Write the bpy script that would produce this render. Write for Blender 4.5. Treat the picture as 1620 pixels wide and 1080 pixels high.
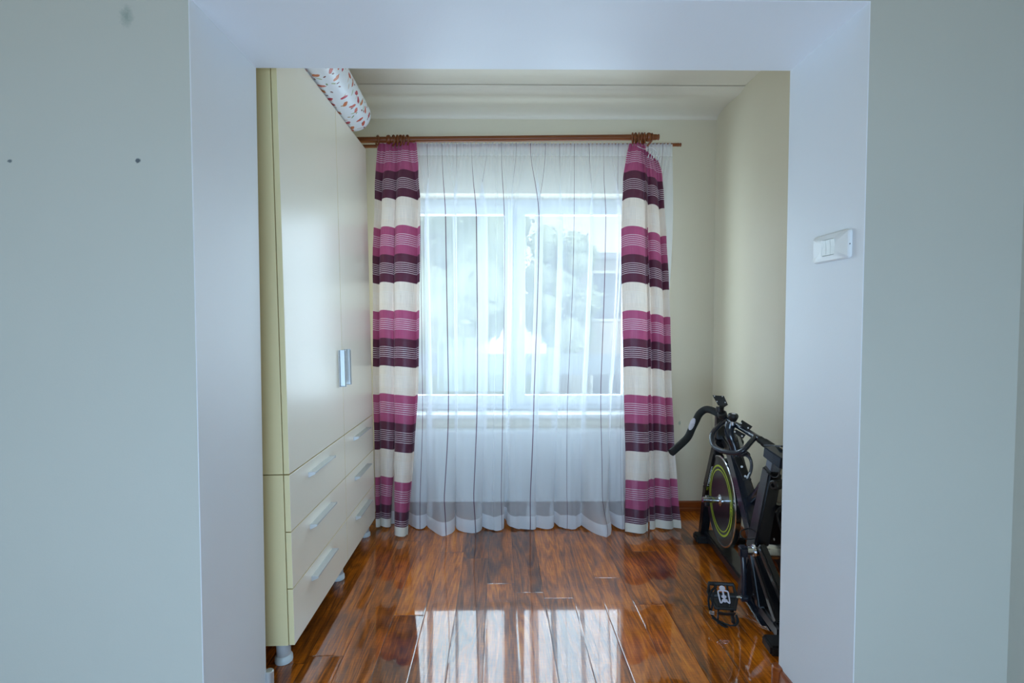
import bpy, bmesh, math, random
from mathutils import Vector, Matrix, noise
R = math.radians
PI = math.pi
random.seed(7)
for o in list(bpy.data.objects):
    bpy.data.objects.remove(o)
SC = bpy.context.scene
COL = SC.collection

# ---------------------------------------------------------------- camera
CAM_H = 1.24
cd = bpy.data.cameras.new('camera')
cam = bpy.data.objects.new('camera', cd)
COL.objects.link(cam)
cd.sensor_width = 36.0
cd.lens = 36.0 * 800 / 1620
cd.shift_x = 0.0084
cd.clip_start = 0.05
cam.location = (0, 0, CAM_H)
cam.rotation_euler = (R(90 - 2.0), 0, R(-0.6))
SC.camera = cam
CM = cam.rotation_euler.to_matrix()

def ray(px, py):
    d = Vector(((px - 810 + 0.0084 * 1620) / 800.0, -(py - 540) / 800.0, -1.0))
    return CM @ d

def at(px, py, Y=None, X=None, Z=None):
    """point of the room seen at a pixel, at a known depth Y, or on a plane X or Z"""
    d = ray(px, py)
    o = Vector((0, 0, CAM_H))
    if Y is not None:
        t = Y / d.y
    elif X is not None:
        t = X / d.x
    else:
        t = (Z - CAM_H) / d.z
    return o + d * t

# ---------------------------------------------------------------- world, daylight, exposure
w = bpy.data.worlds.new('world')
SC.world = w
w.use_nodes = True
bg = w.node_tree.nodes['Background']
bg.inputs[0].default_value = (0.80, 0.91, 1.0, 1)
bg.inputs[1].default_value = 1.45
SC.view_settings.view_transform = 'Standard'
SC.view_settings.look = 'None'
SC.view_settings.exposure = 0.0
SC.view_settings.gamma = 1.0
SC.view_settings.use_curve_mapping = False

Y_OUT, Y_IN, Y_FAR = 1.33, 1.69, 3.31
REAR_Y = -1.45
def area(name, loc, rot, sx, sy, power, col, spread=180):
    l = bpy.data.lights.new(name, 'AREA')
    l.shape = 'RECTANGLE'; l.size = sx; l.size_y = sy
    l.energy = power; l.color = col; l.spread = R(spread)
    o = bpy.data.objects.new(name, l)
    COL.objects.link(o); o.location = loc; o.rotation_euler = rot
    return o
# daylight through an unseen rear window, set low so the wall darkens upward
area('daylight_rear_window', (-0.3, REAR_Y - 0.03, 0.56), (R(90), 0, 0), 2.6, 0.9, 76, (0.39, 0.66, 1.0))
# daylight entering through the alcove window
area('daylight_alcove_window', (0.12, Y_FAR + 0.30, 1.36), (R(-90), 0, 0), 1.5, 1.3, 66, (0.66, 0.82, 1.0))
# sun behind the house, added to brighten the yard
sl = bpy.data.lights.new('yard_fill_sun', 'SUN'); sl.energy = 1.4; sl.angle = R(2); sl.color = (1.0, 0.95, 0.88)
so_ = bpy.data.objects.new('yard_fill_sun', sl); COL.objects.link(so_); so_.rotation_euler = (R(48), 0, R(-14))

# ---------------------------------------------------------------- helpers
def lin(c):
    def f(v):
        v = v / 255.0
        return v / 12.92 if v <= 0.04045 else ((v + 0.055) / 1.055) ** 2.4
    return (f(c[0]), f(c[1]), f(c[2]), 1)

def newmat(name):
    m = bpy.data.materials.new(name); m.use_nodes = True
    nt = m.node_tree
    return m, nt, nt.nodes, nt.links, nt.nodes['Principled BSDF']

def pmat(name, col, rough=0.5, metal=0.0, spec=0.5, bump=0.0, bscale=200, coat=0.0, var=0.0, vscale=4):
    m, nt, N, L, b = newmat(name)
    b.inputs['Base Color'].default_value = lin(col)
    b.inputs['Roughness'].default_value = rough
    b.inputs['Metallic'].default_value = metal
    b.inputs['Specular IOR Level'].default_value = spec
    b.inputs['Coat Weight'].default_value = coat
    tc = N.new('ShaderNodeTexCoord')
    nz = N.new('ShaderNodeTexNoise'); nz.inputs['Scale'].default_value = vscale
    L.new(tc.outputs['Object'], nz.inputs['Vector'])
    if var > 0:
        mx = N.new('ShaderNodeMix'); mx.data_type = 'RGBA'
        c = lin(col)
        mx.inputs[6].default_value = tuple(min(1, v * (1 - var)) for v in c[:3]) + (1,)
        mx.inputs[7].default_value = tuple(min(1, v * (1 + var)) for v in c[:3]) + (1,)
        L.new(nz.outputs[0], mx.inputs[0]); L.new(mx.outputs[2], b.inputs['Base Color'])
    if bump > 0:
        n2 = N.new('ShaderNodeTexNoise'); n2.inputs['Scale'].default_value = bscale
        L.new(tc.outputs['Object'], n2.inputs['Vector'])
        bp = N.new('ShaderNodeBump'); bp.inputs['Strength'].default_value = bump
        bp.inputs['Distance'].default_value = 0.002
        L.new(n2.outputs[0], bp.inputs['Height']); L.new(bp.outputs[0], b.inputs['Normal'])
    return m

def rootmat(o):
    while o.parent: o = o.parent
    return Matrix.Translation(o.location) @ o.rotation_euler.to_matrix().to_4x4()

def obj(name, bm, mats, parent=None, smooth=True, local=False, sharp=35):
    me = bpy.data.meshes.new(name)
    bmesh.ops.recalc_face_normals(bm, faces=bm.faces)
    if not isinstance(mats, (list, tuple)): mats = [mats]
    loc = None
    if parent is not None:
        if not local: bm.transform(rootmat(parent).inverted())
    else:
        vs = [v.co for v in bm.verts]
        mn = Vector((min(v.x for v in vs), min(v.y for v in vs), min(v.z for v in vs)))
        mxx = Vector((max(v.x for v in vs), max(v.y for v in vs), max(v.z for v in vs)))
        loc = Vector(((mn.x + mxx.x) / 2, (mn.y + mxx.y) / 2, mn.z))
        bm.transform(Matrix.Translation(-loc))
    if smooth:
        for f in bm.faces: f.smooth = True
        for e in bm.edges:
            if len(e.link_faces) == 2 and e.calc_face_angle(0) > R(sharp): e.smooth = False
    bm.to_mesh(me); bm.free()
    for m in mats: me.materials.append(m)
    o = bpy.data.objects.new(name, me)
    COL.objects.link(o)
    if parent is not None: o.parent = parent
    else: o.location = loc
    return o

def tag(o, label=None, cat=None, group=None, kind=None):
    if label: o['label'] = label
    if cat: o['category'] = cat
    if group: o['group'] = group
    if kind: o['kind'] = kind
    return o

def thing(name, loc, label, cat, group=None, rot=(0, 0, 0)):
    o = bpy.data.objects.new(name, None)
    o.empty_display_size = 0.1
    COL.objects.link(o); o.location = loc; o.rotation_euler = rot
    return tag(o, label, cat, group)

def struct(name, bm, mats, label=None, **k):
    o = obj(name, bm, mats, **k)
    if o.parent is None: tag(o, kind='structure')
    return o

def BM(): return bmesh.new()

def box(bm, x0, x1, y0, y1, z0, z1, bev=0.0, mat=0, M=None, seg=2):
    r = bmesh.ops.create_cube(bm, size=1)
    vs = r['verts']
    bmesh.ops.scale(bm, vec=(abs(x1 - x0), abs(y1 - y0), abs(z1 - z0)), verts=vs)
    bmesh.ops.translate(bm, vec=((x0 + x1) / 2, (y0 + y1) / 2, (z0 + z1) / 2), verts=vs)
    fs = list({f for v in vs for f in v.link_faces})
    for f in fs: f.material_index = mat
    if bev > 0:
        es = list({e for v in vs for e in v.link_edges})
        r = bmesh.ops.bevel(bm, geom=es, offset=bev, segments=seg, affect='EDGES', profile=0.5)
        vs = list({v for f in r['faces'] for v in f.verts} | {v for v in vs if v.is_valid})
        for f in r['faces']: f.material_index = mat
    if M is not None: bmesh.ops.transform(bm, matrix=M, verts=[v for v in vs if v.is_valid])
    return vs

def frame_from(p0, p1, up=Vector((0, 0, 1))):
    z = (p1 - p0).normalized()
    x = up.cross(z)
    if x.length < 1e-4: x = Vector((1, 0, 0)).cross(z)
    x.normalize(); y = z.cross(x)
    M = Matrix((x, y, z)).transposed().to_4x4(); M.translation = p0
    return M

def bar(bm, p0, p1, wx, wy, bev=0.0, up=Vector((0, 0, 1)), mat=0):
    p0 = Vector(p0); p1 = Vector(p1)
    return box(bm, -wx / 2, wx / 2, -wy / 2, wy / 2, 0, (p1 - p0).length, bev, mat, frame_from(p0, p1, up))

def cyl(bm, p0, p1, r0, r1=None, seg=24, mat=0, caps=True, bev=0.0):
    p0 = Vector(p0); p1 = Vector(p1)
    if r1 is None: r1 = r0
    L = (p1 - p0).length
    prof = [(r0, 0), (r1, L)]
    if bev > 0: prof = [(r0 - bev, 0), (r0, bev), (r1, L - bev), (r1 - bev, L)]
    return lathe(bm, p0, p1 - p0, prof, seg, mat, caps)

def lathe(bm, p, axis, prof, seg=24, mat=0, caps=True):
    M = frame_from(Vector(p), Vector(p) + Vector(axis))
    rings = []
    for r, z in prof:
        if r < 1e-6:
            rings.append([bm.verts.new(M @ Vector((0, 0, z)))])
        else:
            rings.append([bm.verts.new(M @ Vector((r * math.cos(2 * PI * i / seg), r * math.sin(2 * PI * i / seg), z))) for i in range(seg)])
    for a, b in zip(rings, rings[1:]):
        for i in range(seg):
            j = (i + 1) % seg
            if len(a) == 1 and len(b) == 1: continue
            if len(a) == 1: f = bm.faces.new((a[0], b[j], b[i]))
            elif len(b) == 1: f = bm.faces.new((a[i], a[j], b[0]))
            else: f = bm.faces.new((a[i], a[j], b[j], b[i]))
            f.material_index = mat
    if caps:
        for rg in (rings[0], rings[-1]):
            if len(rg) > 2:
                f = bm.faces.new(rg); f.material_index = mat
    return rings

def crom(pts, n=8, closed=False):
    pts = [Vector(p) for p in pts]
    out = []
    m = len(pts)
    for i in range(m if closed else m - 1):
        if closed: a, b, c, d = (pts[(i + k - 1) % m] for k in range(4))
        else: a, b, c, d = pts[max(i - 1, 0)], pts[i], pts[i + 1], pts[min(i + 2, m - 1)]
        for k in range(n):
            t = k / n
            out.append(0.5 * ((2 * b) + (c - a) * t + (2 * a - 5 * b + 4 * c - d) * t * t + (3 * b - a - 3 * c + d) * t ** 3))
    if not closed: out.append(pts[-1])
    return out

def sweep(bm, pts, r, seg=12, mat=0, closed=False, caps=True, ry=None, squareness=None, up=None):
    """tube along a polyline; r may be a list; ry gives an elliptical/flat second radius"""
    pts = [Vector(p) for p in pts]
    n = len(pts)
    rings = []
    prev = None
    for i, p in enumerate(pts):
        if closed: t = pts[(i + 1) % n] - pts[i - 1]
        else: t = pts[min(i + 1, n - 1)] - pts[max(i - 1, 0)]
        t.normalize()
        if up is not None: x = Vector(up).cross(t)
        elif prev is None:
            x = Vector((0, 0, 1)).cross(t)
            if x.length < 0.05: x = Vector((1, 0, 0)).cross(t)
        else: x = prev - t * prev.dot(t)
        x.normalize(); prev = x
        y = t.cross(x)
        rr = r[i] if isinstance(r, (list, tuple)) else r
        r2 = rr if ry is None else (ry[i] if isinstance(ry, (list, tuple)) else ry)
        ring = []
        for k in range(seg):
            a = 2 * PI * k / seg
            c, s = math.cos(a), math.sin(a)
            if squareness:
                c = math.copysign(abs(c) ** squareness, c); s = math.copysign(abs(s) ** squareness, s)
            ring.append(bm.verts.new(p + x * rr * c + y * r2 * s))
        rings.append(ring)
    for i in range(n if closed else n - 1):
        a, b = rings[i], rings[(i + 1) % n]
        for k in range(seg):
            f = bm.faces.new((a[k], a[(k + 1) % seg], b[(k + 1) % seg], b[k])); f.material_index = mat
    if caps and not closed:
        for rg in (rings[0], rings[-1]):
            f = bm.faces.new(rg); f.material_index = mat

def prism(bm, poly, p0, ux, uy, depth, mat=0):
    """extrude a 2-D polygon (in the frame p0,ux,uy) by the vector depth"""
    p0 = Vector(p0); ux = Vector(ux); uy = Vector(uy); depth = Vector(depth)
    a = [bm.verts.new(p0 + ux * x + uy * y) for x, y in poly]
    b = [bm.verts.new(v.co + depth) for v in a]
    fs = [bm.faces.new(a), bm.faces.new(list(reversed(b)))]
    n = len(a)
    for i in range(n):
        fs.append(bm.faces.new((a[i], a[(i + 1) % n], b[(i + 1) % n], b[i])))
    for f in fs: f.material_index = mat
    return fs

def sm(t, a, b):
    t = max(0.0, min(1.0, (t - a) / (b - a)))
    return t * t * (3 - 2 * t)

# ---------------------------------------------------------------- materials
def wall_mat(name, col, rough, marks=()):
    m, nt, N, L, b = newmat(name)
    tc = N.new('ShaderNodeTexCoord')
    geo = N.new('ShaderNodeNewGeometry')
    n1 = N.new('ShaderNodeTexNoise'); n1.inputs['Scale'].default_value = 1.6; n1.inputs['Detail'].default_value = 4
    L.new(geo.outputs['Position'], n1.inputs['Vector'])
    mx = N.new('ShaderNodeMix'); mx.data_type = 'RGBA'
    c = lin(col)
    mx.inputs[6].default_value = tuple(v * 0.97 for v in c[:3]) + (1,)
    mx.inputs[7].default_value = tuple(min(1, v * 1.03) for v in c[:3]) + (1,)
    L.new(n1.outputs[0], mx.inputs[0])
    last = mx.outputs[2]
    for (p, rad, mc, soft, sz) in marks:     # stains with a shape of their own
        sub = N.new('ShaderNodeVectorMath'); sub.operation = 'SUBTRACT'; sub.inputs[1].default_value = p
        L.new(geo.outputs['Position'], sub.inputs[0])
        sc = N.new('ShaderNodeVectorMath'); sc.operation = 'MULTIPLY'; sc.inputs[1].default_value = (1, 1, sz)
        L.new(sub.outputs[0], sc.inputs[0])
        ln = N.new('ShaderNodeVectorMath'); ln.operation = 'LENGTH'; L.new(sc.outputs[0], ln.inputs[0])
        nn = N.new('ShaderNodeTexNoise'); nn.inputs['Scale'].default_value = 120
        L.new(geo.outputs['Position'], nn.inputs['Vector'])
        ad = N.new('ShaderNodeMath'); ad.operation = 'MULTIPLY_ADD'; ad.inputs[1].default_value = rad * 0.9
        L.new(nn.outputs[0], ad.inputs[0]); L.new(ln.outputs['Value'], ad.inputs[2])
        mr = N.new('ShaderNodeMapRange'); mr.inputs[1].default_value = rad * 1.45; mr.inputs[2].default_value = rad * (1.45 - soft)
        mr.inputs[3].default_value = 0; mr.inputs[4].default_value = 1
        L.new(ad.outputs[0], mr.inputs[0])
        m2 = N.new('ShaderNodeMix'); m2.data_type = 'RGBA'
        m2.inputs[7].default_value = lin(mc)
        L.new(mr.outputs[0], m2.inputs[0]); L.new(last, m2.inputs[6]); last = m2.outputs[2]
    L.new(last, b.inputs['Base Color'])
    b.inputs['Roughness'].default_value = rough
    n2 = N.new('ShaderNodeTexNoise'); n2.inputs['Scale'].default_value = 170; n2.inputs['Detail'].default_value = 3
    L.new(geo.outputs['Position'], n2.inputs['Vector'])
    n3 = N.new('ShaderNodeTexNoise'); n3.inputs['Scale'].default_value = 5; n3.inputs['Detail'].default_value = 1
    L.new(geo.outputs['Position'], n3.inputs['Vector'])
    b1 = N.new('ShaderNodeBump'); b1.inputs['Strength'].default_value = 0.12; b1.inputs['Distance'].default_value = 0.0015
    L.new(n2.outputs[0], b1.inputs['Height'])
    b2 = N.new('ShaderNodeBump'); b2.inputs['Strength'].default_value = 0.35; b2.inputs['Distance'].default_value = 0.012
    L.new(n3.outputs[0], b2.inputs['Height']); L.new(b1.outputs[0], b2.inputs['Normal'])
    L.new(b2.outputs[0], b.inputs['Normal'])
    return m

p1 = at(16, 255, Y=Y_OUT); p2 = at(218, 254, Y=Y_OUT); p3 = at(200, 26, Y=Y_OUT)
M_sage = wall_mat('sage paint', (190, 189, 177), 0.55, [
    (tuple(p1), 0.0075, (105, 112, 112), 0.5, 1.4), (tuple(p2), 0.0085, (92, 98, 100), 0.5, 1.2),
    (tuple(p3), 0.02, (150, 158, 148), 0.9, 0.6)])
M_reveal = wall_mat('white reveal paint', (230, 233, 236), 0.45)
pm = at(1075, 669, Y=Y_FAR)
M_cream = wall_mat('cream paint', (222, 212, 188), 0.42, [(tuple(pm), 0.009, (176, 180, 158), 0.6, 0.5)])
M_ceil = wall_mat('ceiling paint', (230, 222, 206), 0.5)
M_ceil2 = wall_mat('warm bounce ceiling', (228, 196, 142), 0.6)  # unseen near ceiling, tinted warm to bounce warm light onto the front wall
M_white = pmat('white plastic', (232, 234, 232), 0.3)
M_white2 = pmat('rocker plastic', (226, 230, 226), 0.25)
M_lam = pmat('cream laminate front', (246, 238, 220), 0.28, bump=0.02, bscale=40)
M_carc = pmat('cream laminate carcass', (238, 222, 172), 0.4)
M_gap = pmat('dark edge band', (70, 55, 40), 0.6)
M_alu = pmat('brushed aluminium', (205, 208, 208), 0.42, metal=0.6)
M_leg = pmat('grey plastic leg', (185, 185, 185), 0.35)
M_legring = pmat('white plastic foot ring', (215, 222, 222), 0.3)
M_black = pmat('black powder coat', (22, 23, 27), 0.28, var=0.1, coat=0.3)
M_blackm = pmat('matt black plastic', (26, 26, 27), 0.5)
M_foam = pmat('black foam grip', (24, 25, 25), 0.75, bump=0.3, bscale=600)
M_navy = pmat('dark navy paint', (30, 36, 48), 0.22, coat=0.4)
M_chrome = pmat('chrome', (215, 220, 225), 0.14, metal=1.0)
M_disc = pmat('dark flywheel face', (22, 23, 22), 0.3, coat=0.35)
M_yellow = pmat('yellow green decal', (176, 192, 58), 0.5)
M_whited = pmat('white decal', (225, 225, 228), 0.4)
M_postg = pmat('grey steel post', (120, 126, 138), 0.3, metal=0.6)
M_silverm = pmat('silver pad', (215, 212, 225), 0.3, metal=0.3)
M_strap = pmat('black webbing', (18, 18, 19), 0.8, bump=0.3, bscale=900)
M_rod = pmat('brown wood rod', (124, 64, 20), 0.4, var=0.12, vscale=12)
M_pvc = pmat('white pvc', (205, 212, 218), 0.35)
M_rad = pmat('radiator enamel', (232, 235, 234), 0.35)
M_sill = pmat('white sill', (225, 225, 222), 0.3)

def glass_mat():
    m, nt, N, L, b = newmat('window glass')
    N.remove(b)
    out = N['Material Output']
    tr = N.new('ShaderNodeBsdfTransparent'); gl = N.new('ShaderNodeBsdfGlossy')
    gl.inputs['Roughness'].default_value = 0.02
    mx = N.new('ShaderNodeMixShader')
    tr.inputs[0].default_value = (0.93, 0.96, 0.95, 1)
    mx.inputs[0].default_value = 0.06
    L.new(tr.outputs[0], mx.inputs[1]); L.new(gl.outputs[0], mx.inputs[2]); L.new(mx.outputs[0], out.inputs[0])
    return m
M_glass = glass_mat()

def mnode(N, L, op, a, b=None, c=None):
    n = N.new('ShaderNodeMath'); n.operation = op
    for i, v in enumerate((a, b, c)):
        if v is None: continue
        if isinstance(v, (int, float)): n.inputs[i].default_value = v
        else: L.new(v, n.inputs[i])
    return n.outputs[0]

def mixc(N, L, fac, a, b, mode='MIX'):
    m = N.new('ShaderNodeMix'); m.data_type = 'RGBA'; m.blend_type = mode
    for i, v in ((0, fac), (6, a), (7, b)):
        if isinstance(v, (int, float)): m.inputs[i].default_value = v
        elif isinstance(v, tuple): m.inputs[i].default_value = v
        else: L.new(v, m.inputs[i])
    return m.outputs[2]

def floor_mat():
    m, nt, N, L, b = newmat('glossy laminate planks')
    geo = N.new('ShaderNodeNewGeometry')
    sp = N.new('ShaderNodeSeparateXYZ'); L.new(geo.outputs['Position'], sp.inputs[0])
    PW, PL = 0.131, 1.28
    xx = mnode(N, L, 'ADD', sp.outputs[0], 0.315 + 10 * PW)
    xi = mnode(N, L, 'DIVIDE', xx, PW)
    ix = mnode(N, L, 'FLOOR', xi)
    fx = mnode(N, L, 'FRACT', xi)
    wn = N.new('ShaderNodeTexWhiteNoise'); wn.noise_dimensions = '1D'; L.new(ix, wn.inputs['W'])
    yo = mnode(N, L, 'MULTIPLY_ADD', wn.outputs['Value'], PL * 3, sp.outputs[1])
    yi = mnode(N, L, 'DIVIDE', mnode(N, L, 'ADD', yo, 10), PL)
    iy = mnode(N, L, 'FLOOR', yi); fy = mnode(N, L, 'FRACT', yi)
    cv = N.new('ShaderNodeCombineXYZ'); L.new(ix, cv.inputs[0]); L.new(iy, cv.inputs[1])
    w2 = N.new('ShaderNodeTexWhiteNoise'); w2.noise_dimensions = '3D'; L.new(cv.outputs[0], w2.inputs['Vector'])
    # grain coordinate: stretched along Y, shifted for each plank
    sc = N.new('ShaderNodeVectorMath'); sc.operation = 'MULTIPLY'; sc.inputs[1].default_value = (1.0, 0.12, 1)
    L.new(geo.outputs['Position'], sc.inputs[0])
    sh = N.new('ShaderNodeVectorMath'); sh.operation = 'MULTIPLY_ADD'; sh.inputs[1].default_value = (7, 9, 5)
    L.new(w2.outputs['Color'], sh.inputs[0]); L.new(sc.outputs[0], sh.inputs[2])
    # large warps = cathedral figure
    nb = N.new('ShaderNodeTexNoise'); nb.inputs['Scale'].default_value = 9; nb.inputs['Detail'].default_value = 3; nb.inputs['Distortion'].default_value = 0.6
    L.new(sh.outputs[0], nb.inputs['Vector'])
    ring = mnode(N, L, 'FRACT', mnode(N, L, 'MULTIPLY', nb.outputs[0], 9.0))
    ring = mnode(N, L, 'ABSOLUTE', mnode(N, L, 'SUBTRACT', ring, 0.5))
    ring = mnode(N, L, 'MULTIPLY', ring, 2.0)
    # fine fibres
    s2 = N.new('ShaderNodeVectorMath'); s2.operation = 'MULTIPLY'; s2.inputs[1].default_value = (1, 0.045, 1)
    L.new(geo.outputs['Position'], s2.inputs[0])
    s3 = N.new('ShaderNodeVectorMath'); s3.operation = 'ADD'; L.new(s2.outputs[0], s3.inputs[0]); L.new(w2.outputs['Color'], s3.inputs[1])
    nf = N.new('ShaderNodeTexNoise'); nf.inputs['Scale'].default_value = 260; nf.inputs['Detail'].default_value = 4
    L.new(s3.outputs[0], nf.inputs['Vector'])
    # cross saw marks
    s4 = N.new('ShaderNodeVectorMath'); s4.operation = 'MULTIPLY'; s4.inputs[1].default_value = (0.12, 1, 1)
    L.new(geo.outputs['Position'], s4.inputs[0])
    ns = N.new('ShaderNodeTexNoise'); ns.inputs['Scale'].default_value = 220; ns.inputs['Detail'].default_value = 2
    L.new(s4.outputs[0], ns.inputs['Vector'])
    # cloudy patches
    nc = N.new('ShaderNodeTexNoise'); nc.inputs['Scale'].default_value = 5.5; nc.inputs['Detail'].default_value = 5
    L.new(sh.outputs[0], nc.inputs['Vector'])
    nk = N.new('ShaderNodeTexNoise'); nk.inputs['Scale'].default_value = 4.0; nk.inputs['Detail'].default_value = 3
    L.new(geo.outputs['Position'], nk.inputs['Vector'])
    tone = mnode(N, L, 'MULTIPLY_ADD', nc.outputs[0], 0.95, -0.17)
    tone = mnode(N, L, 'MULTIPLY_ADD', mnode(N, L, 'SUBTRACT', ring, 0.5), 0.20, tone)
    tone = mnode(N, L, 'MULTIPLY_ADD', mnode(N, L, 'SUBTRACT', nf.outputs[0], 0.5), 0.55, tone)
    tone = mnode(N, L, 'MULTIPLY_ADD', mnode(N, L, 'SUBTRACT', ns.outputs[0], 0.5), 0.25, tone)
    tone = mnode(N, L, 'MULTIPLY_ADD', mnode(N, L, 'SUBTRACT', nk.outputs[0], 0.5), 0.4, tone)
    tone = mnode(N, L, 'MULTIPLY_ADD', mnode(N, L, 'SUBTRACT', w2.outputs['Value'], 0.5), 0.08, tone)
    cr = N.new('ShaderNodeValToRGB')
    e = cr.color_ramp.elements
    e[0].position = 0.0; e[0].color = lin((76, 38, 10))
    e[1].position = 1.0; e[1].color = lin((255, 204, 84))
    for p, c in ((0.24, (138, 72, 14)), (0.47, (208, 112, 20)), (0.72, (244, 156, 40))):
        k = e.new(p); k.color = lin(c)
    L.new(tone, cr.inputs[0])
    col = cr.outputs[0]
    # knots
    kv = N.new('ShaderNodeVectorMath'); kv.operation = 'MULTIPLY'; kv.inputs[1].default_value = (2.9, 1.15, 1)
    L.new(geo.outputs['Position'], kv.inputs[0])
    vo = N.new('ShaderNodeTexVoronoi'); vo.inputs['Scale'].default_value = 1.5; L.new(kv.outputs[0], vo.inputs['Vector'])
    kd = mnode(N, L, 'MULTIPLY_ADD', nb.outputs[0], 0.10, vo.outputs['Distance'])
    kr = N.new('ShaderNodeMapRange'); kr.inputs[1].default_value = 0.115; kr.inputs[2].default_value = 0.055; kr.inputs[3].default_value = 0; kr.inputs[4].default_value = 0.7
    L.new(kd, kr.inputs[0])
    col = mixc(N, L, kr.outputs[0], col, lin((40, 16, 8)))
    # seams
    ex = mnode(N, L, 'MULTIPLY', mnode(N, L, 'MINIMUM', fx, mnode(N, L, 'SUBTRACT', 1.0, fx)), PW)
    ey = mnode(N, L, 'MULTIPLY', mnode(N, L, 'MINIMUM', fy, mnode(N, L, 'SUBTRACT', 1.0, fy)), PL)
    ed = mnode(N, L, 'MINIMUM', ex, ey)
    sr = N.new('ShaderNodeMapRange'); sr.inputs[1].default_value = 0.0007; sr.inputs[2].default_value = 0.0016; sr.inputs[3].default_value = 1; sr.inputs[4].default_value = 0
    L.new(ed, sr.inputs[0])
    col = mixc(N, L, mnode(N, L, 'MULTIPLY', sr.outputs[0], 0.7), col, lin((34, 16, 8)))
    L.new(col, b.inputs['Base Color'])
    b.inputs['Roughness'].default_value = 0.32
    b.inputs['Coat Weight'].default_value = 1.0
    b.inputs['Specular IOR Level'].default_value = 0.08
    b.inputs['Coat Roughness'].default_value = 0.035
    b.inputs['Coat IOR'].default_value = 1.74
    # bevelled edge bump and slight waviness of each board
    er = N.new('ShaderNodeMapRange'); er.inputs[1].default_value = 0; er.inputs[2].default_value = 0.004; er.inputs[3].default_value = 0; er.inputs[4].default_value = 1
    L.new(ed, er.inputs[0])
    bp = N.new('ShaderNodeBump'); bp.inputs['Distance'].default_value = 0.0009; bp.inputs['Strength'].default_value = 0.5
    L.new(er.outputs[0], bp.inputs['Height'])
    nw = N.new('ShaderNodeTexNoise'); nw.inputs['Scale'].default_value = 3.5; nw.inputs['Detail'].default_value = 1
    L.new(sh.outputs[0], nw.inputs['Vector'])
    bp2 = N.new('ShaderNodeBump'); bp2.inputs['Distance'].default_value = 0.003; bp2.inputs['Strength'].default_value = 0.25
    L.new(nw.outputs[0], bp2.inputs['Height']); L.new(bp.outputs[0], bp2.inputs['Normal'])
    L.new(bp2.outputs[0], b.inputs['Coat Normal'])
    return m
M_floor = floor_mat()

def wood_trim_mat():
    m, nt, N, L, b = newmat('brown baseboard wood')
    geo = N.new('ShaderNodeNewGeometry')
    mp = N.new('ShaderNodeVectorMath'); mp.operation = 'MULTIPLY'; mp.inputs[1].default_value = (1, 1, 14)
    L.new(geo.outputs['Position'], mp.inputs[0])
    nz = N.new('ShaderNodeTexNoise'); nz.inputs['Scale'].default_value = 8; nz.inputs['Detail'].default_value = 5
    L.new(mp.outputs[0], nz.inputs['Vector'])
    L.new(mixc(N, L, nz.outputs[0], lin((104, 44, 12)), lin((162, 84, 34))), b.inputs['Base Color'])
    b.inputs['Roughness'].default_value = 0.28; b.inputs['Coat Weight'].default_value = 0.4
    return m
M_trim = wood_trim_mat()

# ---------------------------------------------------------------- room shell
XL_IN = at(412, 512, Y=Y_IN).x
XR_IN = at(1242, 512, Y=Y_IN).x
Z_OP = at(820, 110, Y=Y_IN).z
WALL_R = at(1129, 512, Y=Y_FAR).x
WALL_L = -1.36
H = at(1136, 179, Y=Y_FAR).z
NEAR_L, NEAR_R = -2.4, at(1606, 700, Y=Y_OUT).x
H2 = 2.62
print('opening', XL_IN, XR_IN, Z_OP, 'wallR', WALL_R, 'H', H, 'nearR', NEAR_R)
TOP = max(H, H2) + 0.15

bm = BM(); box(bm, NEAR_L - 0.2, max(NEAR_R, WALL_R) + 0.2, REAR_Y - 0.3, Y_FAR + 0.02, -0.08, 0)
struct('floor', bm, M_floor, smooth=False)

# partition wall with the wide opening, one solid, painted white in the reveal
bm = BM()
xa, xb = NEAR_L - 0.2, WALL_R + 0.35
poly = [(xa, 0), (xa, TOP), (xb, TOP), (xb, 0), (XR_IN, 0), (XR_IN, Z_OP), (XL_IN, Z_OP), (XL_IN, 0)]
prism(bm, poly, (0, Y_OUT, 0), (1, 0, 0), (0, 0, 1), (0, Y_IN - Y_OUT, 0))
bmesh.ops.recalc_face_normals(bm, faces=bm.faces)
edges = []
for e in bm.edges:
    a, b_ = e.verts[0].co, e.verts[1].co
    if abs(a.y - b_.y) < 1e-5 and XL_IN - 0.01 <= min(a.x, b_.x) and max(a.x, b_.x) <= XR_IN + 0.01 and max(a.z, b_.z) <= Z_OP + 0.01:
        if not (abs(a.z) < 1e-6 and abs(b_.z) < 1e-6): edges.append(e)
bmesh.ops.bevel(bm, geom=edges, offset=0.0015, segments=1, affect='EDGES')
for f in bm.faces:
    c = f.calc_center_median(); n = f.normal
    inside = XL_IN - 0.006 < c.x < XR_IN + 0.006 and c.z < Z_OP + 0.006
    big = f.calc_area() > 2.0 and abs(n.y) > 0.9
    f.material_index = 1 if (inside and not big and abs(n.z + 1) > -1) else 0
    if big and n.y > 0: f.material_index = 2
    if big and n.y < 0: f.material_index = 0
struct('wall_front', bm, [M_sage, M_reveal, M_cream], smooth=False)

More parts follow.
